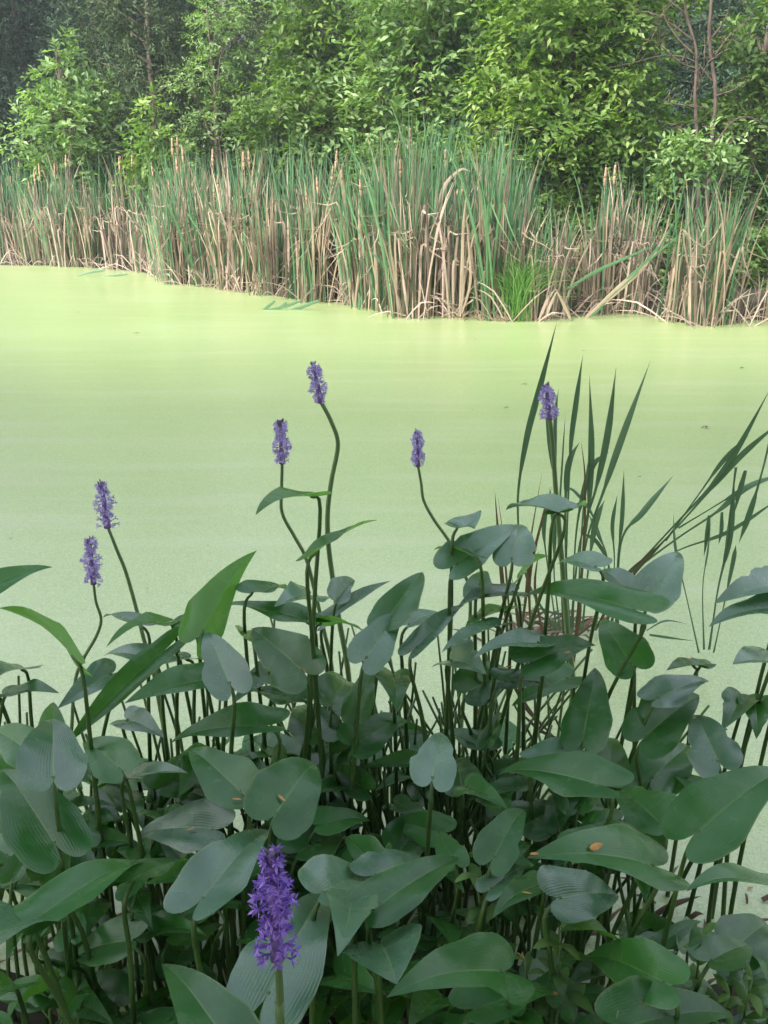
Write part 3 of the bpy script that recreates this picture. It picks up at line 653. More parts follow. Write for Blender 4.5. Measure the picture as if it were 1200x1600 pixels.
LV = [
 # ax  ay   tx   ty   z    L    k   mat  opts  label
 (-45, 930, 85, 881, .80, .17, .55, P, dict(wr=.20), 'pointed leaf entering from the left edge, uppermost there'),
 (112, 1024, 3, 945, .76, .19, -.5, G, dict(wr=.23, fold=.2, s=.2), 'big drooping leaf with a bright underside by the left edge'),
 (33, 1046, -22, 1066, .62, .13, .35, B, dict(wr=.32), 'grey blue leaf under the big drooping leaf at left'),
 (12, 1084, 92, 1081, .60, .14, .03, P, {}, 'thin edge on leaf near the left edge'),
 (172, 1054, 90, 1106, .58, .16, .55, B, dict(wr=.27), 'lilac grey leaf behind the long rolled leaf'),
 (255, 1018, 104, 1160, .68, .21, .45, P, dict(wr=.12, fold=.5, ex=2.6), 'long narrow rolled leaf slanting down to the left'),
 (335, 1062, 195, 1095, .66, .18, .15, P, dict(wr=.27, fold=.3), 'broad leaf lying level with a pale top beside the upright one'),
 (358, 1066, 318, 983, .70, .15, .85, B, dict(wr=.31, fold=.12), 'upright pale leaf standing behind the level one'),
 (218, 975, 160, 960, .66, .12, .1, B, dict(wr=.28), 'small grey leaf at the stem of the tallest left flower'),
 (256, 972, 166, 1010, .66, .14, -.15, G, dict(wr=.20, bow=.12), 'light green curled leaf crossing the tallest left flower stem'),
 (296, 975, 262, 974, .66, .10, .05, P, dict(wr=.3), 'short leaf end just left of the bright upright leaf'),
 (232, 1028, 160, 1022, .62, .13, .1, B, {}, 'thin grey leaf beneath the curled light green leaf'),
 (290, 1030, 215, 1050, .62, .13, .25, B, {}, 'bluish leaf peeping over the broad level leaf'),
 (318, 984, 398, 862, .72, .21, -.75, G, dict(wr=.24, fold=.2), 'tall pointed bright green leaf standing upright left of centre'),
 (395, 926, 456, 921, .74, .13, .05, P, dict(wr=.30, fold=.35), 'dark leaf across the bright upright leaf'),
 (474, 968, 333, 946, .70, .20, .12, P, dict(wr=.22), 'long level leaf with a pale surface below the dark leaf'),
 (482, 930, 430, 943, .74, .12, .45, B, dict(wr=.36), 'lilac leaf at the foot of the two middle flower stems'),
 (528, 935, 556, 905, .68, .10, .3, B, dict(wr=.25, fold=.6), 'small curled grey leaf right of the tallest flower stem'),
 (515, 965, 610, 905, .64, .16, .1, B, dict(wr=.14), 'narrow dark blade leaning behind the middle flower stem'),
 (606, 966, 661, 892, .72, .17, .8, P, dict(wr=.27, fold=.35), 'squarish upright leaf with a central crease, rear middle'),
 (573, 1026, 628, 957, .70, .15, .75, B, dict(wr=.30), 'pale leaf standing in front of the creased upright one'),
 (652, 1010, 727, 941, .68, .17, .45, B, dict(wr=.17, fold=.4), 'narrow pale leaf pointing up to the right, rear middle'),
 (640, 975, 695, 958, .66, .12, .2, B, dict(wr=.3), 'grey leaf half hidden behind the narrow pale leaf'),
 (502, 974, 567, 984, .68, .13, -.35, G, dict(wr=.27), 'bright green leaf underside at the middle flower stems'),
 (470, 1046, 392, 980, .68, .17, .75, P, dict(wr=.36, fold=.15), 'large dark green hanging leaf below the long level leaf'),
 (395, 1000, 382, 985, .66, .14, -.5, G, dict(wr=.28), 'bright sliver of leaf behind the large hanging leaf'),
 (420, 1052, 364, 1096, .58, .14, .5, B, dict(wr=.22), 'grey leaf drooping left beneath the hanging leaf'),
 (472, 1092, 374, 1084, .58, .16, .3, P, dict(wr=.25), 'dark leaf below the large hanging leaf'),
 (520, 1100, 545, 1060, .54, .17, .6, P, dict(wr=.38), 'dark broad leaf in shade under the middle flower stems'),
 (500, 1150, 470, 1100, .50, .17, .5, P, dict(wr=.36), 'deep green leaf in shade left of the stalk thicket'),
 (560, 1110, 590, 1030, .56, .15, -.4, G, dict(wr=.22), 'yellow green leaf caught in shade below the middle'),
 (560, 1160, 640, 1125, .50, .17, .35, P, dict(wr=.26), 'long shaded leaf above the stalk thicket'),
 (615, 1056, 620, 1110, .60, .14, .7, P, dict(wr=.34), 'round green leaf hanging at the top of the stalk thicket'),
 (772, 978, 690, 1018, .70, .15, .2, B, dict(wr=.22), 'shiny rolled leaf right of the narrow pale leaf'),
 (706, 1032, 758, 1050, .64, .13, .45, B, dict(wr=.36), 'pale leaf with a notch above the stalk thicket'),
 (840, 1004, 742, 1022, .68, .16, .2, B, dict(wr=.2), 'bluish leaf pointing left toward the notched leaf'),
 (832, 1034, 932, 1007, .66, .17, .25, P, dict(wr=.27), 'level leaf with an orange scrap near its middle'),
 (985, 1034, 936, 966, .64, .15, .95, P, dict(wr=.36, fold=.1), 'round dark green leaf facing the viewer on the right'),
 (912, 1148, 930, 1040, .56, .18, .75, P, dict(wr=.29, fold=.2), 'tall oval green leaf hanging below the round dark leaf'),
 (988, 952, 812, 924, .76, .24, .12, P, dict(wr=.24), 'very large level leaf beneath the reed clump'),
 (1015, 934, 1062, 858, .74, .18, .65, B, dict(wr=.30, fold=.3), 'blue grey upright leaf right of the reed clump'),
 (985, 925, 938, 888, .74, .13, .4, B, dict(wr=.3), 'leaf tucked behind the very large level leaf'),
 (930, 885, 868, 878, .78, .13, .1, B, dict(wr=.25), 'thin leaf at the foot of the right flower stem'),
 (868, 800, 790, 794, .92, .15, .06, B, dict(wr=.27, fold=.4), 'leaf held high across the right flower stem'),
 (874, 800, 915, 790, .92, .11, -.15, G, dict(wr=.3), 'green curled leaf on the right flower stem'),
 (716, 880, 806, 818, .80, .19, .45, B, dict(wr=.24), 'pale grey leaf with a brown tip pointing right'),
 (800, 872, 808, 816, .80, .14, .75, B, dict(wr=.36), 'pale grey leaf folded down behind the brown tip'),
 (815, 900, 854, 866, .76, .11, -.6, G, dict(wr=.25), 'small bright green leaf near the brown stalks'),
 (715, 824, 752, 794, .86, .12, .2, B, dict(wr=.24, bow=-.08), 'small lilac leaf at the stem of the centre right flower'),
 (738, 868, 678, 856, .82, .11, -.2, G, dict(wr=.22), 'small bright green leaf tip left of the pale grey leaf'),
 (745, 925, 752, 890, .74, .12, .4, P, dict(wr=.25), 'dark leaf below the pale grey pair'),
 (800, 925, 716, 945, .72, .15, .05, B, dict(wr=.22), 'narrow bluish leaf crossing under the pale grey pair'),
 (790, 955, 725, 985, .68, .15, -.35, G, dict(wr=.3), 'green leaf underside left of the brown stalks'),
 (486, 776, 398, 800, .98, .14, -.35, G, dict(wr=.26, bow=.06), 'green leaf held high beside the second middle flower'),
 (495, 862, 588, 808, .90, .15, -.25, G, dict(wr=.2, bow=.03), 'pointed green leaf across the tallest flower stem'),
 (1215, 915, 1117, 940, .80, .17, .35, B, dict(wr=.25), 'blue leaf entering from the right edge, upper of two'),
 (1225, 950, 1108, 978, .78, .18, .2, B, dict(wr=.2), 'blue leaf entering from the right edge, lower of two'),
 (1215, 1040, 1146, 1036, .72, .15, .35, B, dict(wr=.33), 'dark blue leaf at the right edge above the dark pair'),
 (1082, 1040, 1042, 1046, .60, .10, .3, P, dict(wr=.3), 'small leaf with an orange scrap near the right edge'),
 (1095, 1040, 1118, 1040, .60, .08, .3, P, dict(wr=.3), 'tiny leaf beside the small leaf with an orange scrap'),
 (1030, 1090, 1110, 1060, .62, .15, .35, B, dict(wr=.25), 'light bluish leaf above the large shaded leaf on the right'),
 (1010, 1150, 1095, 1080, .56, .18, .5, P, dict(wr=.3), 'large shaded leaf on the right'),
 (1122, 1188, 1083, 1113, .58, .15, .8, B, dict(wr=.34, fold=.15), 'pale upright leaf like an arrowhead at right'),
 (1158, 1092, 1128, 1138, .58, .13, .5, P, dict(wr=.32), 'dark leaf beside the arrowhead leaf'),
 (1180, 1098, 1182, 1150, .58, .12, .7, P, dict(wr=.34), 'rounded green leaf at the right edge'),
 (1020, 1215, 1075, 1160, .46, .18, .5, P, dict(wr=.34), 'dark broad leaf under the arrowhead leaf'),
 (1118, 1246, 1036, 1206, .48, .15, .35, P, dict(wr=.22), 'narrow dark leaf pointing left below the arrowhead leaf'),
 (1092, 1298, 1228, 1195, .62, .22, .3, P, dict(wr=.24, fold=.3), 'long sweeping leaf running off the right edge'),
 (1215, 1386, 1077, 1384, .58, .19, .12, P, dict(wr=.2), 'level leaf from the right edge with a brown speck'),
 (848, 1182, 946, 1160, .54, .15, .25, B, dict(wr=.25), 'leaf in shade above the creased shiny leaf'),
 (935, 1226, 773, 1202, .60, .22, .3, P, dict(wr=.23, fold=.3), 'shiny creased leaf pointing left, right of centre'),
 (952, 1212, 962, 1150, .50, .14, -.5, G, dict(wr=.28), 'yellow green upright leaf in the shade'),
 (1030, 1286, 966, 1228, .54, .16, .55, P, dict(wr=.34), 'heart shaped leaf right of the shiny creased leaf'),
 (905, 1322, 1007, 1294, .52, .16, .15, P, dict(wr=.2), 'slim leaf behind the largest lower right leaf'),
 (1018, 1352, 828, 1334, .60, .22, .35, P, dict(wr=.25, fold=.25), 'largest leaf of the lower right with an orange scrap'),
 (876, 1402, 968, 1398, .54, .14, .3, B, dict(wr=.36, fold=.12), 'rounded lilac blue leaf below the largest lower right leaf'),
 (842, 1382, 772, 1430, .52, .15, .5, P, dict(wr=.22), 'blue green leaf with a yellow scrap at lower right'),
 (945, 1462, 877, 1452, .46, .12, .25, G, dict(wr=.27), 'small fresh green leaf below the lilac blue leaf'),
 (1036, 1534, 912, 1490, .50, .17, .55, P, dict(wr=.27), 'dark oval leaf pointing left near the bottom right'),
 (1112, 1500, 1170, 1475, .44, .12, .5, P, dict(wr=.36), 'round leaf low at the right edge'),
 (748, 1575, 872, 1552, .48, .16, .3, P, dict(wr=.24), 'leaf with a yellow scrap at the bottom right of centre'),
 (985, 1602, 1150, 1586, .48, .18, .3, P, dict(wr=.26), 'leaf along the bottom edge at right'),
 (782, 1518, 612, 1546, .56, .20, .35, P, dict(wr=.24), 'long notched leaf pointing left at bottom centre'),
 (593, 1474, 618, 1532, .58, .14, .75, B, dict(wr=.44, fold=.1, ex=2.6), 'rounded pale leaf just right of the bottom centre'),
 (420, 1550, 518, 1385, .62, .23, .55, B, dict(wr=.25, fold=.15), 'broad pale leaf behind the nearest flower'),
 (506, 1394, 572, 1366, .62, .14, .5, B, dict(wr=.34), 'pale leaf with a dark notch right of the nearest flower'),
 (550, 1410, 528, 1490, .64, .14, .7, B, dict(wr=.28), 'pale leaf hanging down right of the nearest flower'),
 (588, 1366, 668, 1342, .58, .15, .5, B, dict(wr=.3, fold=.1), 'domed grey blue leaf above the long pale leaf'),
 (596, 1412, 718, 1336, .62, .20, .45, P, dict(wr=.2), 'long pale leaf pointing to the stalk thicket'),
 (676, 1214, 688, 1141, .64, .13, .85, B, dict(wr=.33, fold=.2), 'pale upright leaf in front of the stalk thicket'),
 (432, 1270, 496, 1190, .64, .16, .75, P, dict(wr=.38, fold=.1, ex=2.4), 'rounded leaf with a brown speck left of the stalk thicket'),
 (374, 1236, 293, 1166, .62, .16, .65, P, dict(wr=.31), 'leaf with a bright green patch left of the rounded one'),
 (412, 1134, 262, 1158, .60, .19, .25, P, dict(wr=.22), 'long dark level leaf above the patched leaf'),
 (186, 1200, 128, 1160, .60, .13, .5, P, dict(wr=.34), 'leaf right of the pale arrowhead on the left'),
 (200, 1216, 292, 1206, .56, .15, .3, B, dict(wr=.24), 'dark grey leaf with a white glint at left'),
 (200, 1125, 256, 1150, .56, .12, .3, B, dict(wr=.28), 'shaded blue leaf under the broad level leaf'),
 (83, 1214, 80, 1121, .68, .16, .85, B, dict(wr=.36, fold=.25), 'pale upright arrowhead leaf on the left'),
 (86, 1170, 84, 1095, .62, .12, -.6, G, dict(wr=.26), 'yellow green tip behind the arrowhead leaf on the left'),
 (52, 1180, -18, 1140, .60, .15, .5, P, dict(wr=.27), 'dark leaf at the left edge beside the arrowhead'),
 (84, 1316, -2, 1196, .60, .22, .7, P, dict(wr=.28), 'very large dark leaf on the left edge'),
 (108, 1374, 118, 1262, .56, .18, .6, P, dict(wr=.26), 'curved dark leaf right of the very large one'),
 (68, 1428, 230, 1342, .64, .21, .25, P, dict(wr=.22), 'long pale leaf pointing up to the right at lower left'),
 (212, 1372, 304, 1348, .58, .16, .15, P, dict(wr=.22), 'slim leaf behind the tip of the long pale leaf'),
 (42, 1440, -40, 1500, .64, .16, .6, B, dict(wr=.34), 'blue leaf cut by the left edge'),
 (318, 1402, 428, 1290, .64, .20, .5, B, dict(wr=.25, fold=.3), 'pale notched leaf pointing to the nearest flower'),
 (385, 1670, 250, 1502, .66, .24, .7, P, dict(wr=.22, fold=.2, ex=1.15), 'sharp pointed leaf rising from the bottom edge'),
 (330, 1296, 214, 1300, .54, .17, .35, B, dict(wr=.27), 'shaded leaf with a brown scrap at left'),
 (772, 1338, 823, 1260, .54, .15, .5, P, dict(wr=.26), 'green leaf standing right of the stalk thicket'),
 (768, 1388, 822, 1348, .52, .13, .4, B, dict(wr=.18), 'narrow pale leaf under the green standing leaf'),
 (790, 1064, 864, 1070, .60, .13, .15, P, dict(wr=.26), 'dark shaded leaf below the bluish leaf pair'),
 (885, 1060, 800, 1100, .52, .15, .4, P, dict(wr=.3), 'deeply shaded leaf left of the tall oval leaf'),
 (735, 1080, 800, 1045, .54, .15, .5, P, dict(wr=.36), 'deeply shaded leaf right of the thicket top'),
 (690, 1560, 640, 1600, .40, .15, .4, P, dict(wr=.3), 'shaded leaf at the bottom edge under the notched leaf'),
 (20, 1540, -30, 1580, .44, .16, .5, P, dict(wr=.3), 'shaded leaf in the bottom left corner'),
 (200, 1470, 110, 1500, .42, .17, .4, P, dict(wr=.3), 'shaded leaf below the long pale leaf at lower left'),
 (270, 1460, 350, 1440, .40, .16, .4, P, dict(wr=.32), 'shaded leaf left of the nearest flower'),
 (470, 1330, 540, 1300, .42, .16, .3, P, dict(wr=.32), 'shaded leaf behind the top of the nearest flower'),
 (820, 1290, 880, 1260, .42, .15, .4, P, dict(wr=.34), 'shaded leaf below the shiny creased leaf'),
 (1150, 1480, 1200, 1440, .36, .14, .4, P, dict(wr=.32), 'shaded leaf low on the right edge'),
]
for (ax, ay, tx, ty, z, L, k, mt, o, lab) in LV:
    shoot(ax, ay, tx, ty, z, L, k, 'pickerelweed, ' + lab, mt, **o)

# low shaded shoots and bare stalks of the clump
FILLG = 'small shaded pickerelweed shoots under the canopy'
rng = random.Random(99)
def ymin(px): return float(np.interp(px, [0, 100, 250, 400, 480, 700, 880, 960, 1010, 1060, 1200], [1180, 1180, 1180, 1110, 1080, 1110, 1150, 1190, 1280, 1440, 1470]))
n = 0; LOW = (MB(), MB())
while n < 300:
    px, py = rng.uniform(-40, 1240), (rng.uniform(1080, 1640) if n < 90 else rng.uniform(1400, 1660)); z = rng.uniform(.18, .40)
    if n >= 160: px, py, z = rng.uniform(-40, 540), rng.uniform(1165, 1420), rng.uniform(.26, .46)
    if n >= 215: px, py, z = rng.uniform(-20 if n > 262 else 470, 1010), rng.uniform(1110, 1360), rng.uniform(.28, .50)
    if py < ymin(px) + 20 or (500 < px < 860 and py < 1340 and rng.random() < .6): continue
    a = rng.uniform(0, 6.28)
    shoot(px, py, px + math.cos(a) * 80, py + math.sin(a) * 50, z, rng.uniform(.10, .16), rng.uniform(.05, .65), 'small shaded pickerelweed leaf low beneath the larger leaves ' + ('at the left' if px < 300 else 'left of centre' if px < 600 else 'right of centre' if px < 900 else 'at the right') + (', near the bottom edge' if py > 1440 else ', farther back'), 'pick', wr=rng.uniform(.18, .32), fold=rng.uniform(.1, .5), s=rng.uniform(-.4, .4), group=FILLG, r=.0035, bulk=LOW if n < 52 or 90 <= n < 160 else None)
    n += 1
low = tag(LOW[0].build('low_foliage', M['pick'], uv=True), 'mass of low dark pickerelweed leaves in the shade near the bottom', 'foliage', kind='stuff'); LOW[1].build('stems', M['stem'], low)
n = 0
while n < 250:
    px, py = rng.uniform(-20, 960), rng.uniform(1150, 1560)
    if py < ymin(px) + 80: continue
    if rng.random() < .45: px, py = rng.gauss(690, 110), rng.uniform(1240, 1420)
    b = atz(px, py, -.03); h = rng.uniform(.25, .46); l = Vector((rng.gauss(0, .09), rng.gauss(0, .08), 0))
    root = empty('bare_stalk', b, 'leafless dark pickerelweed stalk standing ' + ('among the stems at the left' if px < 400 else 'in the left half of the stem thicket' if px < 690 else 'in the right half of the stem thicket'), 'plant stalk', 'bare stalks in the stem thicket')
    mb = MB(); tube(mb, [b, b + l * .4 + Vector((0, 0, h * .5)), b + l + Vector((0, 0, h))], .0048, .0028, 5, 3); mb.build('stem', M['stem'], root)
    n += 1

# flowers
def flower(top, bot, stem, Y, label, rw, nf, seed, r=.005, petal=.011, mat='stem_pale'):
    rw *= 1.0 if Y < 1 else 1.12; rg = random.Random(seed); tp = aty(top[0], top[1], Y); bt = aty(bot[0], bot[1], Y)
    pts = [bt] + [aty(p[0], p[1], Y - (p[2] if len(p) > 2 else 0)) for p in stem]
    gx, gy = pts[-1].x, pts[-1].y; root = empty('flowering_pickerelweed', (gx, gy, 0), label, 'flower', 'pickerelweed flowers')
    if pts[-1].z > 0.05: pts.append(Vector((gx + rg.gauss(0, .01), gy + .02, -.04)))
    mb = MB(); tube(mb, pts[::-1], r * 1.25, r * .8, 8, 6); mb.build('stem', M[mat], root)
    ax = tp - bt; Ls = ax.length; ax.normalize(); u = ax.cross(Vector((0, 1, 0))).normalized(); w = ax.cross(u)
    spike = MB(); tube(spike, [bt - ax * .004, bt.lerp(tp, .3), bt.lerp(tp, .7), tp], rw * .36, rw * .14, 8, 3, .1, rg); sp = spike.build('flower_spike', M['core'], root)
    bm = MB()
    for i in range(int(nf * .35)):      # closed buds near the top
        s = rg.uniform(.72, 1.0); a = rg.uniform(0, 6.28); d = u * math.cos(a) + w * math.sin(a); c = bt.lerp(tp, s) + d * rw * .2
        e = c + (d * .6 + ax).normalized() * petal * .6; tube(bm, [c, c.lerp(e, .5), e], petal * .16, petal * .1, 5, 1)
    bm.build('buds', M['bud'], sp)
    pm = MB(); nf = int(nf * (1.9 if Y < 1 else 2.1)); petal *= .78
    for i in range(nf):
        s = ((i + rg.random()) / nf) ** .95 * .93; a = i * 2.4 + rg.uniform(-.4, .4); d = u * math.cos(a) + w * math.sin(a)
        if rg.random() < .12: continue
        env = (.78 + .30 * math.sin(s * 13 + seed)) * (1 - .5 * max(0, s - .55) / .45); c0 = bt.lerp(tp, s); o = c0 + d * rw * .40 * (1.2 - s * .5)
        ctr = c0 + d * rw * env * rg.uniform(.72, 1.0) + ax * rg.uniform(-.1, .25) * rw
        tube(pm, [o, ctr], petal * .10, petal * .16, 4, 1)
        fw = (d + ax * rg.uniform(-.2, .4)).normalized(); p1 = fw.cross(ax).normalized(); p2 = fw.cross(p1)
        for k in range(6):
            b = 2 * math.pi * k / 6 + rg.uniform(-.25, .25); pd = (p1 * math.cos(b) + p2 * math.sin(b) + fw * rg.uniform(.1, .6)).normalized(); sd = pd.cross(fw).normalized()
            l = petal * rg.uniform(.7, 1.15); ww = l * rg.uniform(.15, .24)
            pm.add([ctr, ctr + pd * l * .5 + sd * ww, ctr + pd * l + fw * l * .15, ctr + pd * l * .5 - sd * ww], [(0, 1, 2), (0, 2, 3)])
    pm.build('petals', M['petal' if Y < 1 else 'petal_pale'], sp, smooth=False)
    return root
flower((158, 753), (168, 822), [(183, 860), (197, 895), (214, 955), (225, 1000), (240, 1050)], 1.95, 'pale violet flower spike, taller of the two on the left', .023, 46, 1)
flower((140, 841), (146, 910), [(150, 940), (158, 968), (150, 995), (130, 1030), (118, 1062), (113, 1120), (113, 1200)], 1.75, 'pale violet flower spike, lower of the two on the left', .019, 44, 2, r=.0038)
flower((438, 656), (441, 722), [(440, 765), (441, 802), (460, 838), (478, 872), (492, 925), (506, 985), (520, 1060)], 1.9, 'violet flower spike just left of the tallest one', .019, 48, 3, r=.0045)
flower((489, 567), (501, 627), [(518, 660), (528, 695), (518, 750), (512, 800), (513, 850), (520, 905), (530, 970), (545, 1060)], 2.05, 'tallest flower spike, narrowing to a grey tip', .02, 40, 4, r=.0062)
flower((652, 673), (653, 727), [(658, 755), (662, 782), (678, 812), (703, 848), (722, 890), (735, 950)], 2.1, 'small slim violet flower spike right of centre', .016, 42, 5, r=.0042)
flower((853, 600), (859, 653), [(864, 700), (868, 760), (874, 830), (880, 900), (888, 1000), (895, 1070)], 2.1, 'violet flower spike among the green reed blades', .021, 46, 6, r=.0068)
flower((424, 1328), (433, 1492), [(436, 1530), (438, 1580), (440, 1640)], .62, 'large deep violet flower spike nearest the viewer at the bottom', .0195, 74, 7, r=.0042, petal=.0105)

# reed clump beside the right flower
def lance(q): return max(.03, .52 - .2 * math.sin(math.pi * min(1, q / .55)) + (.55 * math.sin(math.pi * min(1, max(0, (q - .5) / .5)) ** .75) if q > .5 else 0)) * (1 - max(0, (q - .78) / .22) ** 1.4)
def reeds(name, label, Y0, base, specs, group=None):
    root = empty(name, atz(base[0], base[1], 0) if isinstance(base, tuple) else base, label, 'reeds', group)
    for part, w, pts, mt in specs:
        P_ = [aty(p[0], p[1], Y0 + (p[2] if len(p) > 2 else 0)) for p in pts]
        mb = MB(); dd = mt == 'dead_brown'; rg = random.Random(int(w * 7 + pts[0][0])); blade(mb, P_, w * (.24 if dd else .38) * Y0 / F / CP, Vector((.15, -1, .15)).normalized(), 8, fold=.3, prof=None if dd or len(pts) < 4 else lance, twist=rg.uniform(-1.1, 1.1)); mb.build(part, M[mt], root)
bl = lambda w, *p: ('blade', w, list(p), 'blade')
br_ = lambda w, *p: ('dead_blade', w, list(p), 'dead_brown')
reeds('reed_clump', 'clump of tall dark green reed blades around the right flower', 2.6, (885, 985), [
 bl(13, (868, 985), (822, 900), (809, 790), (822, 690), (845, 600), (871, 500)), bl(12, (885, 985), (885, 870), (891, 710), (900, 630), (911, 553)), bl(12, (900, 985), (912, 860), (920, 790), (924, 700), (921, 584)),
 bl(13, (892, 985), (905, 855), (932, 760), (950, 675), (963, 572)), bl(13, (905, 985), (914, 858), (945, 762), (975, 675), (1017, 562)), bl(10, (880, 985), (872, 800), (858, 690), (852, 600)),
 bl(12, (890, 985), (884, 870), (884, 770), (890, 720), (906, 690)), bl(11, (895, 985), (897, 880), (905, 800), (925, 730), (952, 706)), bl(10, (880, 985), (876, 860), (868, 740), (868, 650), (873, 606)),
 bl(12, (902, 985), (906, 880), (912, 790), (918, 740), (922, 700)), bl(9, (870, 985), (855, 880), (850, 820), (862, 760)), bl(9, (930, 985), (945, 880), (928, 810), (900, 770), (880, 760)),
 bl(12, (910, 985), (918, 900), (930, 820), (945, 780)), bl(10, (875, 985), (866, 900), (866, 830), (858, 760)), bl(8, (888, 985), (880, 900), (872, 850), (880, 700), (884, 640))])
reeds('dead_reed_clump', 'reddish brown dead reed stalks standing left of the green reed clump', 2.5, (810, 1000), [
 br_(14, (795, 1010), (785, 910), (779, 840), (773, 767)), br_(8, (800, 1010), (792, 910), (786, 840), (778, 775)), br_(10, (812, 1000), (822, 930), (829, 845), (847, 738)), br_(10, (830, 1000), (828, 900), (850, 800), (856, 770)),
 br_(8, (900, 985), (912, 850), (914, 748), (908, 690)), br_(10, (850, 1000), (836, 920), (842, 860)), br_(18, (890, 1080), (898, 1010), (906, 960), (908, 935)), br_(12, (815, 1010), (808, 960), (800, 900))])
reeds('young_reed_tuft', 'small tuft of short reed blades right of the main clump', 2.75, (962, 985), [
 bl(9, (955, 985), (960, 880), (957, 820), (965, 772)), bl(10, (962, 985), (965, 880), (972, 810), (975, 733)), bl(12, (965, 985), (970, 850), (1005, 800), (1053, 742)), bl(10, (950, 985), (950, 880), (932, 830), (918, 800)), bl(8, (958, 985), (955, 900), (935, 850), (905, 830))])
reeds('leaning_reeds', 'green reeds leaning far to the right from a brown bent base', 2.7, (960, 985), [
 br_(16, (930, 985), (975, 905), (1010, 870), (1050, 835)), br_(10, (940, 985), (985, 905), (1020, 865), (1045, 838)),
 bl(13, (990, 890), (1045, 830), (1110, 760), (1150, 705), (1205, 605)), bl(13, (990, 892), (1050, 832), (1110, 765), (1160, 710), (1230, 650)), bl(12, (985, 895), (1060, 840), (1120, 800), (1170, 760), (1240, 735)),
 bl(10, (1000, 900), (1060, 860), (1140, 830), (1230, 770)), bl(10, (1040, 845), (1090, 775), (1130, 720), (1170, 680)), bl(9, (1060, 825), (1110, 795), (1150, 770), (1165, 755))])
reeds('drooping_reeds', 'reed blades hanging down at the right edge', 2.45, (1112, 1015), [
 bl(13, (1205, 680), (1190, 740), (1172, 800), (1154, 850)), bl(12, (1150, 730), (1142, 790), (1136, 840), (1130, 885)), bl(12, (1165, 735), (1155, 770), (1148, 800)), bl(10, (1108, 805), (1104, 840), (1100, 870)),
 bl(12, (1108, 1015), (1122, 920), (1140, 840), (1148, 740)), bl(10, (1100, 1015), (1098, 920), (1106, 860), (1112, 800)), bl(9, (1092, 1020), (1072, 930), (1056, 860), (1052, 800)), bl(9, (1115, 1020), (1128, 960), (1145, 880), (1150, 850)), bl(9, (1128, 800), (1127, 830), (1123, 850))])
reeds('fallen_reeds', 'dark reed stems lying on the duckweed at right', 2.45, (1050, 1000), [bl(8, (1015, 992, .1), (1050, 997, .05), (1088, 1002)), bl(8, (1130, 876, .9), (1145, 880, .9), (1158, 884, .9)), bl(5, (1010, 985, .2), (1040, 970, .3), (1075, 975, .3))])
reeds('fallen_dead_reeds', 'bent reddish dead blades below the leaf with an orange scrap', 1.9, (850, 1160), [br_(18, (805, 1075), (830, 1115), (875, 1160)), br_(12, (820, 1120), (850, 1145), (895, 1160)), br_(10, (760, 1190), (748, 1120), (742, 1080)), br_(14, (905, 1000, .3), (880, 988, .4), (902, 1040, .2))])

# dead matter on the near shore and round the foot of the reeds
def near_litter():
    rg = random.Random(61); mb = MB()
    for i in range(330):
        if i < 260: x, y = rg.uniform(-1.3, 1.4), rg.uniform(.7, 1.55)
        else: p = atz(rg.gauss(850, 45), rg.gauss(985, 14), 0); x, y = p.x, p.y
        l = rg.uniform(.04, .16); a = rg.uniform(0, 3.14); z = max(0, ground_z(x, y)) + rg.uniform(.0, .02); d = Vector((math.cos(a), math.sin(a) * .6, rg.uniform(-.02, .25))) * l; b = Vector((x, y, z))
        blade(mb, [b, b + d * .5 + Vector((0, 0, .01)), b + d], rg.uniform(.003, .008), Vector((0, -.3, 1)), 2, fold=.4)
    tag(mb.build('dead_litter', M['dead_brown']), 'brown dead blades littering the near shore and the foot of the reeds', 'plant litter', kind='stuff')
near_litter()

# leafy weeds at the lower right
def weed(base, top, z, label, seed, n=7, L=.05):
    rg = random.Random(seed); T = atz(top[0], top[1], z); b = Vector((T.x + rg.gauss(0, .02), T.y + .03, -.02)); root = empty('leafy_weed', b, label, 'weed', 'small leafy weeds')
    mb = MB(); pts = [b, b.lerp(T, .5) + Vector((rg.gauss(0, .01), 0, 0)), T]; tube(mb, pts, .0032, .0014, 6, 4); mb.build('stem', M['stem_pale'], root)
    mb = MB(); cs = catmull(pts, 8)
    for i in range(n * 2):
        s = .5 + .5 * i / (n * 2); p = cs[min(len(cs) - 1, int(s * len(cs)))]; a = i * 1.7 + rg.uniform(-.4, .4); d = Vector((math.cos(a), math.sin(a), rg.uniform(.1, .7))).normalized()
        l = L * (1.25 - .75 * (s - .5) * 2) * rg.uniform(.7, 1.2)
        blade(mb, [p, p + d * l * .5 + Vector((0, 0, l * .1)), p + d * l - Vector((0, 0, l * .15))], l * .17, Vector((-d.x * .3, -d.y * .3, 1)), 3, prof=lambda q: math.sin(math.pi * min(1, q * .96 + .04)) ** .8 + .02, fold=.3)
    mb.build('leaves', M['weed'], root)
weed(0, (745, 1368), .50, 'leafy weed with narrow leaves right of the long pale leaf', 1, 7, .08)
weed(0, (876, 1448), .50, 'thin weed with small pointed leaves at lower right', 2, 8, .06)
weed(0, (1096, 1462), .46, 'leafy weed against the round leaf at lower right', 3, 8, .055)
weed(0, (1175, 1530), .42, 'leafy weed in the bottom right corner', 4, 9, .06)
weed(0, (1140, 1555), .40, 'short leafy weed along the bottom edge at right', 5, 9, .055)
weed(0, (966, 1580), .50, 'single young shoot at the bottom edge', 6, 4, .04)
weed(0, (820, 1500), .42, 'leafy weed above the bottom leaf with a yellow scrap', 8, 7, .055)
weed(0, (700, 1580), .36, 'leafy weed hidden low at the bottom centre', 9, 8, .055)

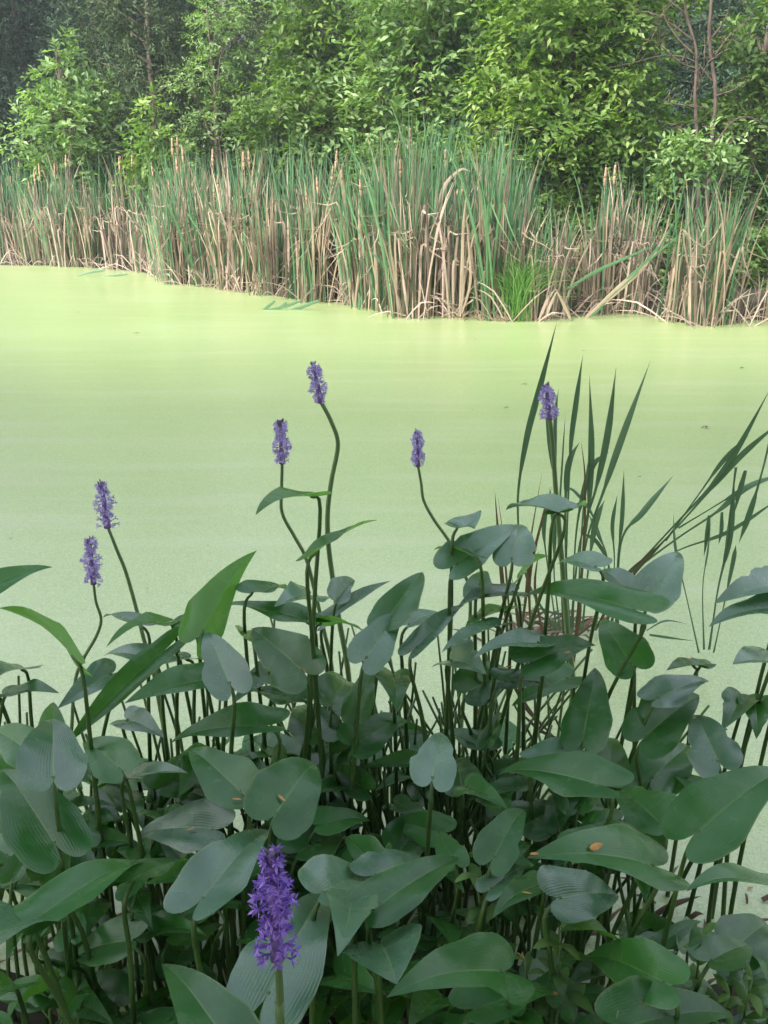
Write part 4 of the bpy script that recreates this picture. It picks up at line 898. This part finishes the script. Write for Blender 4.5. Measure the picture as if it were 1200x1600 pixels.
# ------------------------------------------------------------------ scraps on leaves and on the duckweed
bpy.context.view_layer.update(); dg = bpy.context.evaluated_depsgraph_get()
SCR = [(886, 1022, 11, 'on the level leaf right of centre'), (438, 1249, 14, 'on the rounded leaf left of the stem thicket'), (928, 1324, 26, 'on the largest lower right leaf'), (823, 1399, 13, 'on the blue green leaf at lower right'),
       (811, 1495, 15, 'in shade at lower right'), (1172, 1389, 9, 'on the level leaf at the right edge'), (864, 1554, 13, 'on the bottom leaf right of centre'), (300, 1298, 14, 'on the shaded leaf at left'), (1078, 1034, 15, 'on the small leaf near the right edge'),
       (614, 1053, 12, 'on the round leaf at the thicket top'), (833, 1335, 13, 'at the tip of the largest lower right leaf'), (370, 1252, 14, 'beside the rounded leaf'), (474, 1050, 12, 'at the stalk of the large hanging leaf'), (795, 1040, 10, 'beside the bluish leaf pair')]
for i, (px, py, lp, lab) in enumerate(SCR):
    d = ray(px, py).normalized(); hit, loc, nrm, fi, ob, mt = S.ray_cast(dg, CAM + d * .05, d)
    if not hit or loc.y > 3: continue
    if nrm.dot(d) > 0: nrm = -nrm
    rg = random.Random(i); l = lp * (loc - CAM).length / F; a = rg.uniform(-.5, .5); t = Vector((math.cos(a), math.sin(a), 0)); t = (t - nrm * t.dot(nrm)).normalized()
    c = loc + nrm * .003; mb = MB(); blade(mb, [c - t * l * .5, c + nrm * .001, c + t * l * .5 + nrm * l * .12], l * rg.uniform(.10, .19), nrm, 4, prof=lambda q: math.sin(math.pi * min(1, q * .9 + .08)) ** .7, fold=.5)
    tag(mb.build('fallen_scrap', M['scrap'], origin=c), 'small orange yellow plant scrap lying ' + lab, 'plant scrap', 'orange scraps fallen on the leaves')
for i, (px, py, lp, lab) in enumerate([(213, 521, 16, 'in the open far left water'), (820, 601, 18, 'left of the reed clump, farther one'), (792, 637, 16, 'left of the reed clump, nearer one'), (1103, 668, 24, 'above the leaning reeds'), (325, 853, 7, 'between the left and middle flowers'),
                                   (16, 842, 10, 'near the left edge'), (1160, 575, 16, 'near the right edge'), (122, 488, 8, 'in the far left corner'), (912, 548, 10, 'behind the reed blade tips'), (230, 920, 8, 'right of the tall left flower stem'), (742, 531, 8, 'below the bright rush tuft'), (1000, 745, 12, 'beside the young reed tuft'), (740, 640, 6, 'in the middle of the open water')]):
    c = atz(px, py, .006); rg = random.Random(i + 50); l = .65 * lp * (c - CAM).length / F; a = rg.uniform(-.4, .5); t = Vector((math.cos(a), math.sin(a), 0)); mb = MB()
    blade(mb, [c - t * l * .5, c + Vector((0, l * .1, l * .12)), c + t * l * .5], l * .1, Vector((0, 0, 1)), 3, fold=.4)
    blade(mb, [c, c + Vector((l * .15, l * .3, .002)), c + Vector((l * .3, l * .8, .0))], l * .08, Vector((0, 0, 1)), 3, fold=.4)
    tag(mb.build('floating_debris', M['bark'], origin=c), 'tiny dark twig floating on the duckweed ' + lab, 'debris', 'dark twigs floating on the duckweed')

# ------------------------------------------------------------------ unseen trees on the near bank, added and sized to shade the foreground
for i, (x, y, hh, lab, seed) in enumerate([(-3.6, -3.6, 11.5, 'tall leafy shade tree added on the near bank to the left, behind the viewer', 31), (0.8, -4.2, 11.0, 'tall leafy shade tree added on the near bank, right behind the viewer', 32), (5.2, -3.8, 9.5, 'tall leafy shade tree added on the near bank to the right, behind the viewer', 33),
                                   (-8.4, -3.4, 12.5, 'tallest leafy shade tree added on the near bank, second from the left, behind the viewer', 34), (-13.0, -3.0, 12.0, 'leafy shade tree added farthest left on the near bank, behind the viewer', 35)]):
    rg = random.Random(seed); bl_ = rand_blobs(rg, 18, 0, 2.4, hh, 2.2, 1.3, 1.8)
    broad_tree('added_shade_tree', (x, y, ground_z(x, y)), lab, 'added shade trees on the near bank', bl_, 'fol_mid', seed, n_spray=1700, twig=.7, L=.3, Wd=.10, trunk_h=hh, tr=.16)
hz = MB(); x0, x1, y0, y1, z0, z1 = -116, 116, -66, 146, -1.5, 22
hz.add([(x0, y0, z0), (x1, y0, z0), (x1, y1, z0), (x0, y1, z0), (x0, y0, z1), (x1, y0, z1), (x1, y1, z1), (x0, y1, z1)], [(3, 2, 1, 0), (4, 5, 6, 7), (0, 1, 5, 4), (1, 2, 6, 5), (2, 3, 7, 6), (3, 0, 4, 7)])
hm = bpy.data.materials.new('haze'); hm.use_nodes = True; hn = hm.node_tree.nodes; hn.remove(hn['Principled BSDF'])
pv = hn.new('ShaderNodeVolumePrincipled'); pv.inputs['Color'].default_value = (.86, .93, 1, 1); pv.inputs['Density'].default_value = 0.0018; pv.inputs['Anisotropy'].default_value = 0.2
hm.node_tree.links.new(pv.outputs[0], hn['Material Output'].inputs['Volume'])
tag(hz.build('haze', hm, smooth=False), 'thin pale summer haze over the pond', 'haze', kind='stuff')
